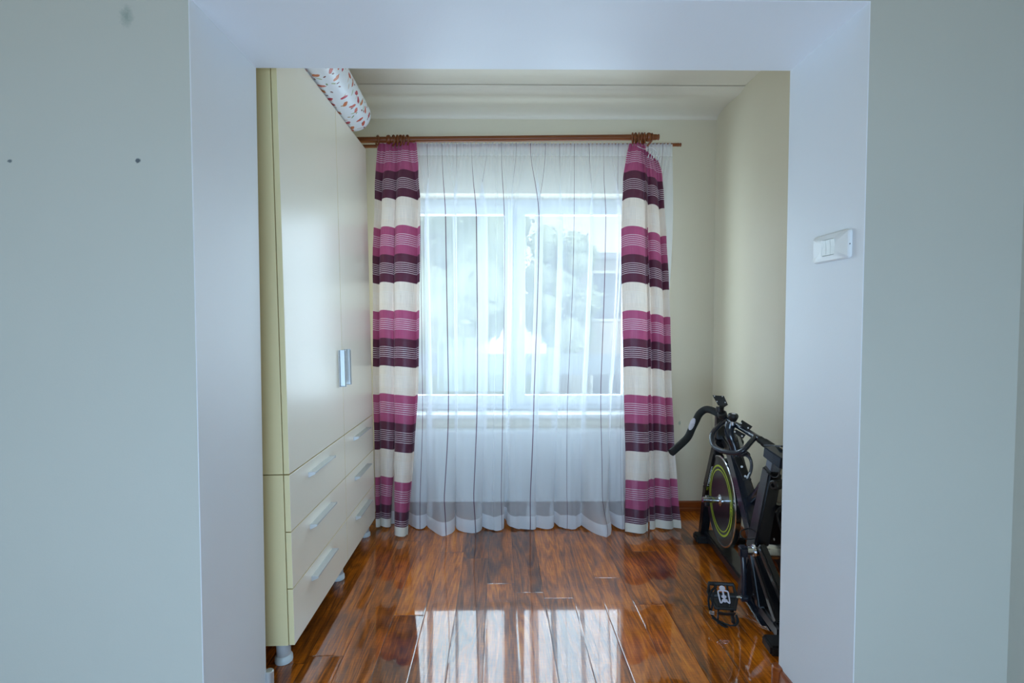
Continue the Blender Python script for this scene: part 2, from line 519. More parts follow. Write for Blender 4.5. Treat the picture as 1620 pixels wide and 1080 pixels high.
# the near room
bm = BM(); box(bm, NEAR_R, NEAR_R + 0.15, REAR_Y, Y_OUT, 0, TOP); struct('wall_near_right', bm, M_sage, smooth=False)
bm = BM(); box(bm, NEAR_L - 0.15, NEAR_L, REAR_Y, Y_OUT, 0, TOP); struct('wall_near_left', bm, M_sage, smooth=False)
bm = BM()
wx0, wx1, wz0, wz1 = -1.65, 1.05, 0.10, 1.15  # low wide opening shaped for the light gradient on the front wall
poly_parts = [(NEAR_L, wx0, 0, TOP), (wx1, NEAR_R, 0, TOP), (wx0, wx1, 0, wz0), (wx0, wx1, wz1, TOP)]
for a, b_, c, d in poly_parts: box(bm, a, b_, REAR_Y - 0.15, REAR_Y, c, d)
struct('wall_near_back', bm, M_sage, smooth=False)
bm = BM(); box(bm, NEAR_L - 0.15, NEAR_R + 0.15, REAR_Y - 0.15, Y_OUT, H2, H2 + 0.1); struct('ceiling_near', bm, M_ceil2, smooth=False)

# the alcove
bm = BM(); box(bm, WALL_R, WALL_R + 0.15, Y_IN, Y_FAR, 0, TOP); struct('wall_right', bm, M_cream, smooth=False)
bm = BM(); box(bm, WALL_L - 0.15, WALL_L, Y_IN, Y_FAR, 0, TOP); struct('wall_left', bm, M_cream, smooth=False)
WX0, WX1 = -0.71, 0.96
WZ0, WZ1 = at(820, 658, Y=Y_FAR).z - 0.012, at(820, 306, Y=Y_FAR).z
WT = 0.30
bm = BM()
for a, b_, c, d in [(WALL_L - 0.15, WX0, 0, TOP), (WX1, WALL_R + 0.15, 0, TOP), (WX0, WX1, 0, WZ0), (WX0, WX1, WZ1, TOP)]:
    box(bm, a, b_, Y_FAR, Y_FAR + WT, c, d)
struct('wall_back', bm, M_cream, smooth=False)
# ceiling with the shallow rounded band along the window wall
bm = BM()
prof = [(Y_IN, H), (2.86, H), (2.93, H - 0.003), (2.97, H - 0.012), (3.02, H - 0.016), (3.08, H - 0.012), (3.16, H - 0.010), (3.24, H - 0.016), (3.285, H - 0.026), (3.30, H - 0.040), (Y_FAR, H - 0.044)]
prof = [(p.x, p.y) for p in crom([(a, b_, 0) for a, b_ in prof], 4)]
pl = prof + [(Y_FAR, TOP), (Y_IN, TOP)]
prism(bm, pl, (WALL_L, 0, 0), (0, 1, 0), (0, 0, 1), (WALL_R - WALL_L, 0, 0))
struct('ceiling', bm, M_ceil, sharp=50)

# baseboards
def bboard(bm, p0, p1, nrm, h=0.066, t=0.016):
    p0 = Vector(p0); p1 = Vector(p1); n = Vector(nrm)
    prism(bm, [(0, 0), (t, 0), (t, h * 0.28), (t * 0.82, h * 0.33), (t * 0.82, h * 0.86), (t * 0.5, h), (0, h)], p0, n, (0, 0, 1), p1 - p0)
bm = BM(); bboard(bm, (0.2, Y_FAR, 0), (WALL_R, Y_FAR, 0), (0, -1, 0)); bboard(bm, (-0.6, Y_FAR, 0), (0.2, Y_FAR, 0), (0, -1, 0))
struct('baseboard_back', bm, M_trim, smooth=False)
bm = BM(); bboard(bm, (WALL_R, Y_IN, 0), (WALL_R, Y_FAR - 0.016, 0), (-1, 0, 0)); struct('baseboard_right', bm, M_trim, smooth=False)
# opening baseboards: along each reveal, with a rounded corner cap
for nm, sx, x in (('trim_1', 1, XL_IN), ('trim_2', -1, XR_IN)):
    bm = BM()
    if sx < 0: bboard(bm, (x, Y_OUT + 0.002, 0), (x, Y_IN - 0.02, 0), (sx, 0, 0))
    else: bboard(bm, (x - 0.004, Y_IN, 0), (x - 0.35, Y_IN, 0), (0, 1, 0))
    o = struct(nm, bm, M_trim, smooth=False)
    bm = BM()
    cyl(bm, (x + sx * 0.007, Y_IN + (0.006 if sx > 0 else -0.008), 0), (x + sx * 0.007, Y_IN + (0.006 if sx > 0 else -0.008), 0.058 if sx > 0 else 0.072), 0.015 if sx > 0 else 0.019, seg=16, bev=0.003)
    obj('corner_cap', bm, M_alu if sx > 0 else M_trim, o)
    bm = BM()
# ---------------------------------------------------------------- window
win = bpy.data.objects.new('window_1', None); COL.objects.link(win); win.location = ((WX0 + WX1) / 2, 3.47, WZ0); tag(win, kind='structure')
YF = 3.46
def ring(bm, x0, x1, z0, z1, wd, y0, y1, wt=None, wb=None, bev=0.004):
    wt = wt or wd; wb = wb or wd
    box(bm, x0, x0 + wd, y0, y1, z0, z1, bev); box(bm, x1 - wd, x1, y0, y1, z0, z1, bev)
    box(bm, x0 + wd, x1 - wd, y0, y1, z1 - wt, z1, bev); box(bm, x0 + wd, x1 - wd, y0, y1, z0, z0 + wb, bev)
zs = WZ0 + 0.03
bm = BM()
ring(bm, WX0, WX1, zs, WZ1, 0.05, YF, YF + 0.07)
cx = at(814, 500, Y=YF).x
box(bm, cx - 0.025, cx + 0.025, YF, YF + 0.07, zs + 0.05, WZ1 - 0.05, 0.004)
obj('window_frame', bm, M_pvc, win)
for (a, b_) in ((WX0 + 0.045, cx - 0.012), (cx + 0.012, WX1 - 0.045)):
    bm = BM(); ring(bm, a, b_, zs + 0.04, WZ1 - 0.045, 0.06, YF - 0.015, YF + 0.05)
    s = obj('window_sash', bm, M_pvc, win)
    bm = BM(); box(bm, a + 0.055, b_ - 0.055, YF + 0.012, YF + 0.02, zs + 0.09, WZ1 - 0.1)
    obj('pane', bm, M_glass, s, smooth=False)
bm = BM(); box(bm, cx + 0.03, cx + 0.05, YF - 0.03, YF - 0.015, 1.30, 1.36, 0.003); box(bm, cx + 0.033, cx + 0.047, YF - 0.045, YF - 0.03, 1.23, 1.345, 0.004)
obj('window_handle', bm, M_white, win)
bm = BM(); box(bm, WX0 - 0.03, WX1 + 0.03, Y_FAR - 0.03, YF + 0.02, WZ0, WZ0 + 0.028, 0.006)
obj('window_sill', bm, M_sill, win)

# ---------------------------------------------------------------- outdoors (seen through the sheer)
M_grass = pmat('grass', (92, 110, 70), 0.9, var=0.3, vscale=3)
M_leaf = pmat('tree leaves', (176, 190, 160), 0.7, var=0.3, vscale=2)
M_bark = pmat('bark', (88, 76, 62), 0.9, bump=0.5, bscale=30)
M_stucco = pmat('pale stucco', (206, 200, 188), 0.9, var=0.05)
M_conc = pmat('balcony concrete', (150, 156, 162), 0.8, var=0.08)
M_dark = pmat('window dark glass', (70, 80, 92), 0.15)
M_tile = pmat('roof tile', (158, 110, 92), 0.8, var=0.15, vscale=9)
bm = BM(); box(bm, -25, 25, Y_FAR + WT + 0.05, 45, -2.2, -2.0)
tag(obj('lawn', bm, M_grass, smooth=False), 'grassy yard outside behind the sheer curtain', 'lawn', kind='structure')
bm = BM()
box(bm, -3, 3.4, 4.25, 4.37, at(800, 592, Y=4.3).z, at(800, 560, Y=4.3).z, 0.01)
rail = thing('balcony_railing', (0.2, 4.3, -0.1), 'pale balcony railing just outside the window behind the sheer', 'railing')
obj('top_beam', bm, M_conc, rail, smooth=False)
bm = BM(); box(bm, -3, 3.4, 3.62, 4.42, -0.25, -0.1); obj('balcony_slab', bm, M_conc, rail, smooth=False)
for i in range(9):
    x = -2.9 + i * 0.77
    bm = BM(); box(bm, x, x + 0.03, 4.29, 4.32, -0.1, 0.9, 0.003); obj('baluster', bm, M_white, rail, smooth=False)
bl = thing('house', (5.5, 15, -2), 'pale house outside beyond the right half of the window', 'building')
gx0 = at(900, 500, Y=13).x
zt = at(930, 402, Y=13).z
bm = BM(); box(bm, gx0, gx0 + 8, 13, 19, -2, zt - 0.15); obj('wall', bm, M_stucco, bl, smooth=False)
bm = BM(); box(bm, gx0 - 0.3, gx0 + 8.3, 12.7, 19.3, zt - 0.15, zt); obj('roof', bm, M_conc, bl, smooth=False)
for i in range(4):
    for j in range(2):
        x = gx0 + 0.55 + i * 1.6; z = -1.2 + j * 2.5
        bm = BM(); ring(bm, x, x + 0.9, z, z + 1.3, 0.07, 12.96, 13.02)
        wf = obj('window', bm, M_white, bl, smooth=False)
        bm = BM(); box(bm, x + 0.05, x + 0.85, 12.97, 12.99, z + 0.05, z + 1.25); obj('pane', bm, M_dark, wf, smooth=False)
def tree(name, x, y, h, rad, seed, label):
    rnd = random.Random(seed)
    t = thing(name, (x, y, -2), label, 'tree', 'trees in the yard')
    bm = BM()
    sweep(bm, crom([(x, y, -2), (x + 0.1, y, -0.5), (x - 0.05, y, h * 0.5), (x, y, h * 0.8)], 4), [0.16 - 0.008 * i for i in range(13)], 10)
    for k in range(6):
        a = k * 1.1; z0 = h * 0.25 + k * 0.3
        sweep(bm, crom([(x, y, z0), (x + math.cos(a) * rad * .4, y + math.sin(a) * rad * .4, z0 + .4), (x + math.cos(a) * rad * .75, y + math.sin(a) * rad * .75, z0 + 1.0)], 3), [0.05 - 0.006 * i for i in range(7)], 6)
    obj('trunk', bm, M_bark, t)
    bm = BM()
    blobs = [(Vector((x + rnd.uniform(-.65, .65) * rad, y + rnd.uniform(-.5, .5) * rad, h * rnd.uniform(.3, 1.0))), rad * rnd.uniform(.3, .5)) for _ in range(26)]
    for c, r in blobs:
        g = bmesh.ops.create_icosphere(bm, subdivisions=3, radius=r * 0.86, matrix=Matrix.Translation(c))
        for v in g['verts']: v.co += (v.co - c) * 0.25 * noise.noise(v.co * 3.0)
    for i in range(5200):
        c, r = rnd.choice(blobs)
        d = Vector((rnd.gauss(0, 1), rnd.gauss(0, 1), rnd.gauss(0, 1))).normalized() * r * rnd.uniform(.6, 1.05)
        p = c + d; s = rnd.uniform(.05, .11)
        u = Vector((rnd.gauss(0, 1), rnd.gauss(0, 1), rnd.gauss(0, .6))).normalized(); v = u.orthogonal().normalized()
        q = [bm.verts.new(p - u * s), bm.verts.new(p + v * s * .5), bm.verts.new(p + u * s), bm.verts.new(p - v * s * .5)]
        bm.faces.new(q)
    obj('foliage', bm, M_leaf, t, smooth=False)
tree('leafy_tree', -1.5, 9.0, 4.1, 2.2, 3, 'tree outside behind the left half of the window')
tree('leafy_tree', 1.5, 12.0, 3.1, 1.0, 5, 'smaller tree outside beside the pale house')

# ---------------------------------------------------------------- radiator
rx0, rx1 = -0.62, 0.93
ry0, ry1 = 3.205, 3.285
rz0, rz1 = 0.10, 0.555
rd = thing('panel_radiator', ((rx0 + rx1) / 2, 3.25, rz0), 'white panel radiator below the window behind the sheer curtain', 'radiator')
bm = BM()
nr = 34
n = nr * 6
vs = []
for i in range(n + 1):
    x = rx0 + (rx1 - rx0) * i / n
    ph = (i % 6) / 6
    dy = 0.006 if 0.2 < ph < 0.75 else 0.0
    edge = 0.0 if 2 < i < n - 2 else 0.004
    col_ = []
    for z in (rz0, rz0 + 0.02, rz0 + 0.045, rz1 - 0.045, rz1 - 0.02, rz1):
        inn = rz0 + 0.03 < z < rz1 - 0.03
        col_.append(bm.verts.new((x, ry0 + (dy if inn else 0.001) + edge, z)))
    vs.append(col_)
for a, b_ in zip(vs, vs[1:]):
    for k in range(5): bm.faces.new((a[k], b_[k], b_[k + 1], a[k + 1]))
obj('front_panel', bm, M_rad, rd)
bm = BM(); box(bm, rx0 + 0.01, rx1 - 0.01, ry0 + 0.055, ry1, rz0, rz1 - 0.01, 0.006); obj('rear_panel', bm, M_rad, rd)
bm = BM()
for i in range(52):
    x = rx0 + 0.02 + i * (rx1 - rx0 - 0.04) / 51
    box(bm, x - 0.001, x + 0.001, ry0 + 0.004, ry1 - 0.008, rz1 - 0.004, rz1)
box(bm, rx0, rx1, ry0, ry0 + 0.004, rz1 - 0.012, rz1 + 0.002); box(bm, rx0, rx1, ry1 - 0.004, ry1, rz1 - 0.012, rz1 + 0.002)
obj('top_grille', bm, M_rad, rd, smooth=False)
for x in (rx0, rx1 - 0.004):
    bm = BM(); box(bm, x, x + 0.004, ry0 + 0.002, ry1, rz0 + 0.01, rz1, 0.001); obj('side_cover', bm, M_rad, rd)
for x in (rx0 + 0.12, rx1 - 0.12):
    bm = BM(); cyl(bm, (x, ry1 - 0.03, 0.0), (x, ry1 - 0.03, rz0 + 0.01), 0.008); cyl(bm, (x, ry1 - 0.03, 0.04), (x, ry1 - 0.03, 0.07), 0.014)
    obj('pipe', bm, M_chrome, rd)
for x in (rx0 + 0.3, rx1 - 0.3):
    bm = BM(); box(bm, x - .015, x + .015, ry1, Y_FAR - 0.001, 0.2, 0.45); obj('bracket', bm, M_rad, rd)

# ---------------------------------------------------------------- curtain rods
def rod_thing(name, Y, a, b_, r, label, finial_r, cap_w, brackets, right_cap=True):
    A = at(*a, Y=Y); B = at(*b_, Y=Y)
    t = thing(name, tuple((A + B) / 2), label, 'curtain rod')
    bm = BM(); cyl(bm, A, B, r, seg=20, bev=0.002); obj('pole', bm, M_rod, t)
    d = (B - A).normalized()
    bm = BM(); lathe(bm, B - d * cap_w * 0.2, d, [(r, 0), (finial_r, cap_w * 0.15), (finial_r, cap_w * 0.5), (finial_r * 0.82, cap_w * 0.6), (finial_r * 1.08, cap_w * 0.9), (finial_r, cap_w), (0, cap_w)], 20)
    obj('finial', bm, M_rod, t)
    for x in brackets:
        p = A + d * ((x - A.x) / d.x)
        bm = BM()
        sweep(bm, [Vector((x, Y_FAR - 0.004, p.z - 0.012)), Vector((x, (Y + Y_FAR) / 2, p.z - 0.02)), Vector((x, Y, p.z - r - 0.004))], 0.006, 8)
        sweep(bm, [p + Vector((0, math.cos(q) * (r + 0.004), math.sin(q) * (r + 0.004))) for q in [2 * PI * i / 16 for i in range(16)]], 0.004, 8, closed=True)
        cyl(bm, (x, Y_FAR - 0.001, p.z - 0.012), (x, Y_FAR - 0.01, p.z - 0.012), 0.022)
        obj('bracket', bm, M_rod, t)
    return t, A, B, d
YR1, YR2 = 3.06, 3.155
r1, A1, B1, D1 = rod_thing('curtain_rod', YR1, (556, 221.5), (1036, 217.0), 0.0172, 'thick brown wooden curtain rod, front one, carrying the striped curtains', 0.0172, 0.03, (-0.60, 0.92))
r2, A2, B2, D2 = rod_thing('curtain_rod', YR2, (556, 231.5), (1072, 229.0), 0.010, 'thin brown wooden curtain rod, rear one, carrying the sheer curtain', 0.0105, 0.026, (-0.68, 0.90))

# rings
def ring_obj(px, tilt, label, sc=1.0):
    x = at(px, 219, Y=YR1).x
    p = A1 + D1 * ((x - A1.x) / D1.x)
    rr = 0.029 * sc
    c = p - Vector((0, 0, 0.029 - 0.0172 - 0.0062))
    bm = BM()
    ax = Vector((math.cos(tilt), math.sin(tilt), 0))
    v = Vector((0, 0, 1)); u = ax.cross(v)
    sweep(bm, [c + (u * math.cos(a) + v * math.sin(a)) * rr for a in [2 * PI * i / 24 for i in range(24)]], 0.0052, 8, closed=True)
    t = thing('curtain_ring', tuple(c - Vector((0, 0, rr))), label, 'curtain ring', 'wooden rings on the front curtain rod')
    obj('hoop', bm, M_rod, t)
    bm = BM()
    cyl(bm, c - Vector((0, 0, rr)), c - Vector((0, 0, rr + 0.012)), 0.002, seg=8); sweep(bm, [c - Vector((0, 0, rr + 0.012)) + Vector((0, math.cos(a) * .004, math.sin(a) * .004)) for a in [2 * PI * i / 12 for i in range(12)]], 0.0013, 6, closed=True)
    obj('eyelet', bm, M_chrome, t)
for px, tl in ((597, 0.5),):
    ring_obj(px, tl, 'brown wooden curtain ring alone at the left edge of the left striped curtain')
lset = [(622, .5), (628, .4), (633, .55), (638, .35), (644, .5)]
for i, (px, tl) in enumerate(lset):
    ring_obj(px, tl, 'brown wooden ring in the bunch above the left striped curtain, number %s from its left' % ('one', 'two', 'three', 'four', 'five')[i])
rset = [(1001, -.35), (1006, -.5), (1011, -.3), (1016, -.5), (1020, -.35)]
for i, (px, tl) in enumerate(rset):
    ring_obj(px, tl, 'brown wooden ring in the bunch above the right striped curtain, number %s from its left' % ('one', 'two', 'three', 'four', 'five')[i])

# stop collar on the rod to the right of the rings, one left
for px, wh in ((1026, 'right'), (615, 'left')):
    x = at(px, 218, Y=YR1).x
    p = A1 + D1 * ((x - A1.x) / D1.x)
    bm = BM(); lathe(bm, p - D1 * 0.013, D1, [(0.0172, 0), (0.024, 0.003), (0.027, 0.009), (0.027, 0.017), (0.024, 0.023), (0.0172, 0.026)], 24, caps=False)
    o = obj('rod_collar', bm, M_rod, r1)

# ---------------------------------------------------------------- sheer curtain
def sheer_mat():
    m, nt, N, L, b = newmat('sheer voile'); N.remove(b)
    out = N['Material Output']
    uv = N.new('ShaderNodeUVMap'); sp = N.new('ShaderNodeSeparateXYZ'); L.new(uv.outputs[0], sp.inputs[0])
    # thin woven stripes, one every 9 cm of gathered width
    f = mnode(N, L, 'FRACT', mnode(N, L, 'ADD', mnode(N, L, 'MULTIPLY', sp.outputs[0], 20.0), 0.2))
    d = mnode(N, L, 'ABSOLUTE', mnode(N, L, 'SUBTRACT', f, 0.5))
    st = N.new('ShaderNodeMapRange'); st.inputs[1].default_value = 0.006; st.inputs[2].default_value = 0.012; st.inputs[3].default_value = 1; st.inputs[4].default_value = 0
    L.new(d, st.inputs[0])
    # denser header and hem
    hd = N.new('ShaderNodeMapRange'); hd.inputs[1].default_value = 0.034; hd.inputs[2].default_value = 0.032; hd.inputs[3].default_value = 0; hd.inputs[4].default_value = 1
    L.new(sp.outputs[1], hd.inputs[0])
    he = N.new('ShaderNodeMapRange'); he.inputs[1].default_value = 0.964; he.inputs[2].default_value = 0.967; he.inputs[3].default_value = 0; he.inputs[4].default_value = 1
    L.new(sp.outputs[1], he.inputs[0])
    col = mixc(N, L, st.outputs[0], (0.86, 0.88, 0.91, 1), lin((96, 62, 86)))
    df = N.new('ShaderNodeBsdfDiffuse'); tl = N.new('ShaderNodeBsdfTranslucent'); tr = N.new('ShaderNodeBsdfTransparent')
    L.new(col, df.inputs[0]); L.new(col, tl.inputs[0])
    m1 = N.new('ShaderNodeMixShader'); m1.inputs[0].default_value = 0.22
    L.new(df.outputs[0], m1.inputs[1]); L.new(tl.outputs[0], m1.inputs[2])
    nz = N.new('ShaderNodeTexNoise'); nz.inputs['Scale'].default_value = 60
    den = mnode(N, L, 'MAXIMUM', mnode(N, L, 'MULTIPLY', hd.outputs[0], 0.62), mnode(N, L, 'MULTIPLY', he.outputs[0], 0.8))
    den = mnode(N, L, 'MAXIMUM', den, mnode(N, L, 'MULTIPLY', st.outputs[0], 0.85))
    den = mnode(N, L, 'MAXIMUM', den, 0.47)
    m2 = N.new('ShaderNodeMixShader'); L.new(den, m2.inputs[0]); L.new(tr.outputs[0], m2.inputs[1]); L.new(m1.outputs[0], m2.inputs[2])
    L.new(m2.outputs[0], out.inputs[0])
    return m
M_sheer = sheer_mat()

def build_sheer():
    bm = BM(); uvl = bm.loops.layers.uv.new('uv')
    NU, NT = 760, 72
    rnd = random.Random(11)
    XA0, XB0 = at(600, 231, Y=YR2).x, at(1063, 231, Y=YR2).x
    zt = A2.z + 0.014
    NF = 10
    # irregular fold phase
    knots = [0.0]
    for i in range(NF * 2): knots.append(knots[-1] + rnd.uniform(0.6, 1.45))
    tot = knots[-1]; knots = [k / tot for k in knots]
    amps = [rnd.uniform(0.45, 1.0) for _ in range(NF * 2 + 2)]
    bees = [rnd.uniform(0.2, 1.35) for _ in range(NF * 2 + 2)]
    fl = [rnd.uniform(0.0, 1.0) for _ in range(NF * 2 + 2)]
    def phase(u):
        for i in range(len(knots) - 1):
            if u <= knots[i + 1] + 1e-9:
                f = (u - knots[i]) / (knots[i + 1] - knots[i])
                s = f * f * (3 - 2 * f)
                lerp = lambda A: A[i] * (1 - s) + A[i + 1] * s
                return PI * (i + f), lerp(amps), lerp(bees), lerp(fl)
    grid = []
    for j in range(NT + 1):
        t = j / NT
        t = t if t < 0.85 else t
        z = zt * (1 - t)
        row = []
        for i in range(NU + 1):
            u = i / NU
            ph, am, be, fz = phase(u)
            wob = noise.noise(Vector((u * 6, t * 1.3, 3.1)))
            XA = XA0 + 0.04 * sm(t, 0, 1); XB = XB0 - 0.10 * sm(t, 0.15, 1)
            x = XA + (XB - XA) * u
            fine = 1 - sm(t, 0.0, 0.10)
            co = sm(t, 0.01, 0.20)
            phf = 2 * PI * u * 78 + 2.5 * noise.noise(Vector((u * 30, 0, 0)))
            amf = 0.5 + 0.5 * noise.noise(Vector((u * 40, 5, t * 4)))
            y = 3.140 + 0.0052 * math.cos(phf) * (0.35 + 0.65 * fine) * (0.6 + amf * .5)
            x += 0.0022 * math.sin(phf) * fine
            shift = 0.45 * wob * (t ** 1.2)
            A = 0.032 * am * co * (0.55 + 0.45 * sm(t, 0.1, 0.8))
            B = 0.056 * be * co * (1 - 0.35 * sm(t, 0.7, 1))
            y -= A * math.cos(ph + shift) + 0.012 * co
            x += B * math.sin(ph + shift) + 0.012 * wob * t
            ph2 = 2 * PI * 27 * u + 3.0 * noise.noise(Vector((u * 9, t * 0.8, 6.0)))
            m2 = max(0.0, 0.35 + 1.3 * noise.noise(Vector((u * 8, t * 0.9, 12.0))))
            c2 = sm(t, 0.02, 0.12)
            x += 0.017 * m2 * c2 * math.sin(ph2); y -= 0.009 * m2 * c2 * math.cos(ph2)
            free = sm(x, -0.60, -0.47) * (1 - sm(x, 0.73, 0.82))
            # lower part drifts toward the room and pools on the floor
            s = sm(t, 0.62, 1.0)
            y -= free * s * (0.06 + 0.13 * fz) * (0.6 + 0.4 * math.cos(ph + shift))
            y -= 0.03 * s * free
            h = sm(t, 0.90, 1.0)
            x += h * 0.03 * math.sin(ph * 1.0 + 1.3 + shift) * fz
            y += 0.030 * h * noise.noise(Vector((u * 34, t * 9, 1.7)))
            zz = z
            if j == 0: zz += 0.004 * math.sin(phf * 1.0) + 0.003 * noise.noise(Vector((u * 90, 2, 2)))
            # folds crease and roll near the hem
            zz += 0.028 * sm(t, 0.93, 1.0) * (0.5 - 0.5 * math.cos(ph + shift)) ** 2 * (0.3 + fz) + 0.004
            if t > 0.93:
                y -= 0.04 * free * sm(t, 0.93, 1.0) * math.sin((t - 0.93) / 0.07 * PI * 0.9) * fz
                zz += 0.020 * free * abs(noise.noise(Vector((u * 34, t * 16, 9))))
            zz = max(zz, 0.004)
            y = min(y, 3.166 if t > 0.03 else 3.18)
            if zz < rz1 + 0.25: y = min(y, ry0 - 0.006)
            row.append(bm.verts.new((x, y, zz)))
        grid.append(row)
    for j in range(NT):
        for i in range(NU):
            f = bm.faces.new((grid[j][i], grid[j][i + 1], grid[j + 1][i + 1], grid[j + 1][i]))
            for lp, (a, b_) in zip(f.loops, ((i, j), (i + 1, j), (i + 1, j + 1), (i, j + 1))):
                lp[uvl].uv = (a / NU, b_ / NT)
    o = obj('sheer_curtain', bm, M_sheer, sharp=180)
    tag(o, 'white sheer curtain with thin purple stripes across the window, pooling on the floor', 'sheer curtain')
    return o
build_sheer()

# ---------------------------------------------------------------- striped curtains
def stripe_mat():
    m, nt, N, L, b = newmat('striped satin')
    out = N['Material Output']
    uv = N.new('ShaderNodeUVMap'); sp = N.new('ShaderNodeSeparateXYZ'); L.new(uv.outputs[0], sp.inputs[0])
    v = sp.outputs[1]                      # metres below the rod
    P = 0.5045
    ph = mnode(N, L, 'FRACT', mnode(N, L, 'DIVIDE', mnode(N, L, 'ADD', v, P * 10 - (2.345 - 5 * 0) * 0 - 0.004), P))
    mauve, plum, cream = lin((176, 80, 120)), lin((92, 40, 62)), lin((238, 224, 210))
    line = lin((226, 206, 212)); creaml = lin((240, 234, 228))
    def band(lo, hi):
        return mnode(N, L, 'MULTIPLY', mnode(N, L, 'GREATER_THAN', ph, lo), mnode(N, L, 'LESS_THAN', ph, hi))
    A, B = 0.335, 0.665
    col = mixc(N, L, mnode(N, L, 'GREATER_THAN', ph, A), mauve, plum)
    col = mixc(N, L, mnode(N, L, 'GREATER_THAN', ph, B), col, cream)
    def lines(lo, hi, nlines, duty):
        f = mnode(N, L, 'FRACT', mnode(N, L, 'MULTIPLY', mnode(N, L, 'SUBTRACT', ph, lo), nlines / (hi - lo)))
        return mnode(N, L, 'MULTIPLY', mnode(N, L, 'LESS_THAN', f, duty), band(lo, hi))
    l1 = lines(0.100, 0.245, 6, 0.27); l2 = lines(0.435, 0.575, 6, 0.27); l3 = lines(0.775, 0.92, 8, 0.35)
    col = mixc(N, L, mnode(N, L, 'MAXIMUM', l1, l2), col, line)
    col = mixc(N, L, mnode(N, L, 'MULTIPLY', l3, 0.6), col, creaml)
    hem = mnode(N, L, 'GREATER_THAN', v, 9.0)
    col = mixc(N, L, hem, col, lin((216, 216, 210)))
    # slub weave
    mp = N.new('ShaderNodeVectorMath'); mp.operation = 'MULTIPLY'; mp.inputs[1].default_value = (420, 10, 1); L.new(uv.outputs[0], mp.inputs[0])
    nz = N.new('ShaderNodeTexNoise'); nz.inputs['Scale'].default_value = 1.0; nz.inputs['Detail'].default_value = 2; L.new(mp.outputs[0], nz.inputs['Vector'])
    mp2 = N.new('ShaderNodeVectorMath'); mp2.operation = 'MULTIPLY'; mp2.inputs[1].default_value = (12, 600, 1); L.new(uv.outputs[0], mp2.inputs[0])
    nz2 = N.new('ShaderNodeTexNoise'); nz2.inputs['Scale'].default_value = 1.0; L.new(mp2.outputs[0], nz2.inputs['Vector'])
    s = mnode(N, L, 'MULTIPLY_ADD', nz.outputs[0], 0.5, 0.62)
    s = mnode(N, L, 'MULTIPLY_ADD', nz2.outputs[0], 0.25, s)
    cs = N.new('ShaderNodeCombineXYZ'); [L.new(s, cs.inputs[k]) for k in range(3)]
    col = mixc(N, L, 1.0, col, cs.outputs[0], 'MULTIPLY')
    L.new(col, b.inputs['Base Color'])
    b.inputs['Roughness'].default_value = 0.42
    b.inputs['Sheen Weight'].default_value = 0.25
    bp = N.new('ShaderNodeBump'); bp.inputs['Strength'].default_value = 0.25; bp.inputs['Distance'].default_value = 0.001
    L.new(nz2.outputs[0], bp.inputs['Height']); L.new(bp.outputs[0], b.inputs['Normal'])
    tl = N.new('ShaderNodeBsdfTranslucent'); L.new(col, tl.inputs[0])
    mx = N.new('ShaderNodeMixShader'); mx.inputs[0].default_value = 0.22
    L.new(b.outputs[0], mx.inputs[1]); L.new(tl.outputs[0], mx.inputs[2]); L.new(mx.outputs[0], out.inputs[0])
    return m
M_stripe = stripe_mat()

def interp(tab, t):
    if t <= tab[0][0]: return tab[0][1]
    for (a, x), (b_, y) in zip(tab, tab[1:]):
        if t <= b_:
            f = (t - a) / (b_ - a); f = f * f * (3 - 2 * f) * 0.5 + f * 0.5
            return x + (y - x) * f
    return tab[-1][1]

def cloth_band(bm, uvl, left, right, ytab, ztop, zbot, folds, amp, ph0, us, seed, NU=90, NT=90, over=0.35, crumple=1.0):
    """left/right: tables t->X, ytab: t->Y, folds(u)->phase"""
    grid = []
    L_ = A1.z
    for j in range(NT + 1):
        t = j / NT
        row = []
        for i in range(NU + 1):
            u = i / NU
            zt_, zb_ = ztop(u), zbot(u)
            z = zt_ + (zb_ - zt_) * t
            xl, xr = interp(left, t), interp(right, t)
            W = xr - xl
            ph = ph0 + 2 * PI * folds * u + 0.5 * noise.noise(Vector((u * 2.5 + seed, t * 1.2, seed)))
            fine = 1 - sm(t, 0.0, 0.09)
            co = sm(t, 0.0, 0.14)
            x = xl + W * u + W * over / folds / 6.28 * 2.6 * math.sin(ph) * co
            # keep the outline
            y = interp(ytab, t) - amp * math.cos(ph) * (0.35 + 0.65 * co)
            y += 0.006 * math.cos(2 * PI * folds * 3.6 * u + seed) * fine
            # creases
            y += crumple * 0.006 * noise.noise(Vector((x * 14 + seed, z * 5, 1))) * sm(t, 0.03, 0.2)
            y += crumple * 0.0025 * noise.noise(Vector((x * 40 + seed, z * 22, 4)))
            z += 0.006 * math.cos(ph + 0.8) * co
            z = max(z, 0.004)
            row.append((bm.verts.new((x, y, z)), us + u * 0.4, (L_ - z) if t < 1 - 0.001 else (L_ - z)))
        grid.append(row)
    for j in range(NT):
        for i in range(NU):
            q = (grid[j][i], grid[j][i + 1], grid[j + 1][i + 1], grid[j + 1][i])
            f = bm.faces.new([a[0] for a in q])
            # droop: stripes follow the cloth, not the height of each point
            for lp, a, (ii, jj) in zip(f.loops, q, ((i, j), (i + 1, j), (i + 1, j + 1), (i, j + 1))):
                u = ii / NU
                zt_, zb_ = ztop(u), zbot(u)
                vv = (L_ - zt_) * 0.35 + ((zt_ - zb_) * (jj / NT)) * ((L_ - 0.006) - (L_ - zt_) * 0.35) / (zt_ - zb_)
                hemz = (1 - jj / NT) * (zt_ - zb_)
                lp[uvl].uv = (a[1], vv)
    return grid

# convert pixel outline tables of the panels into room positions at the rod's depth
def xt(tab, Y): return [(t, at(px, py, Y=Y).x) for t, px, py in tab]

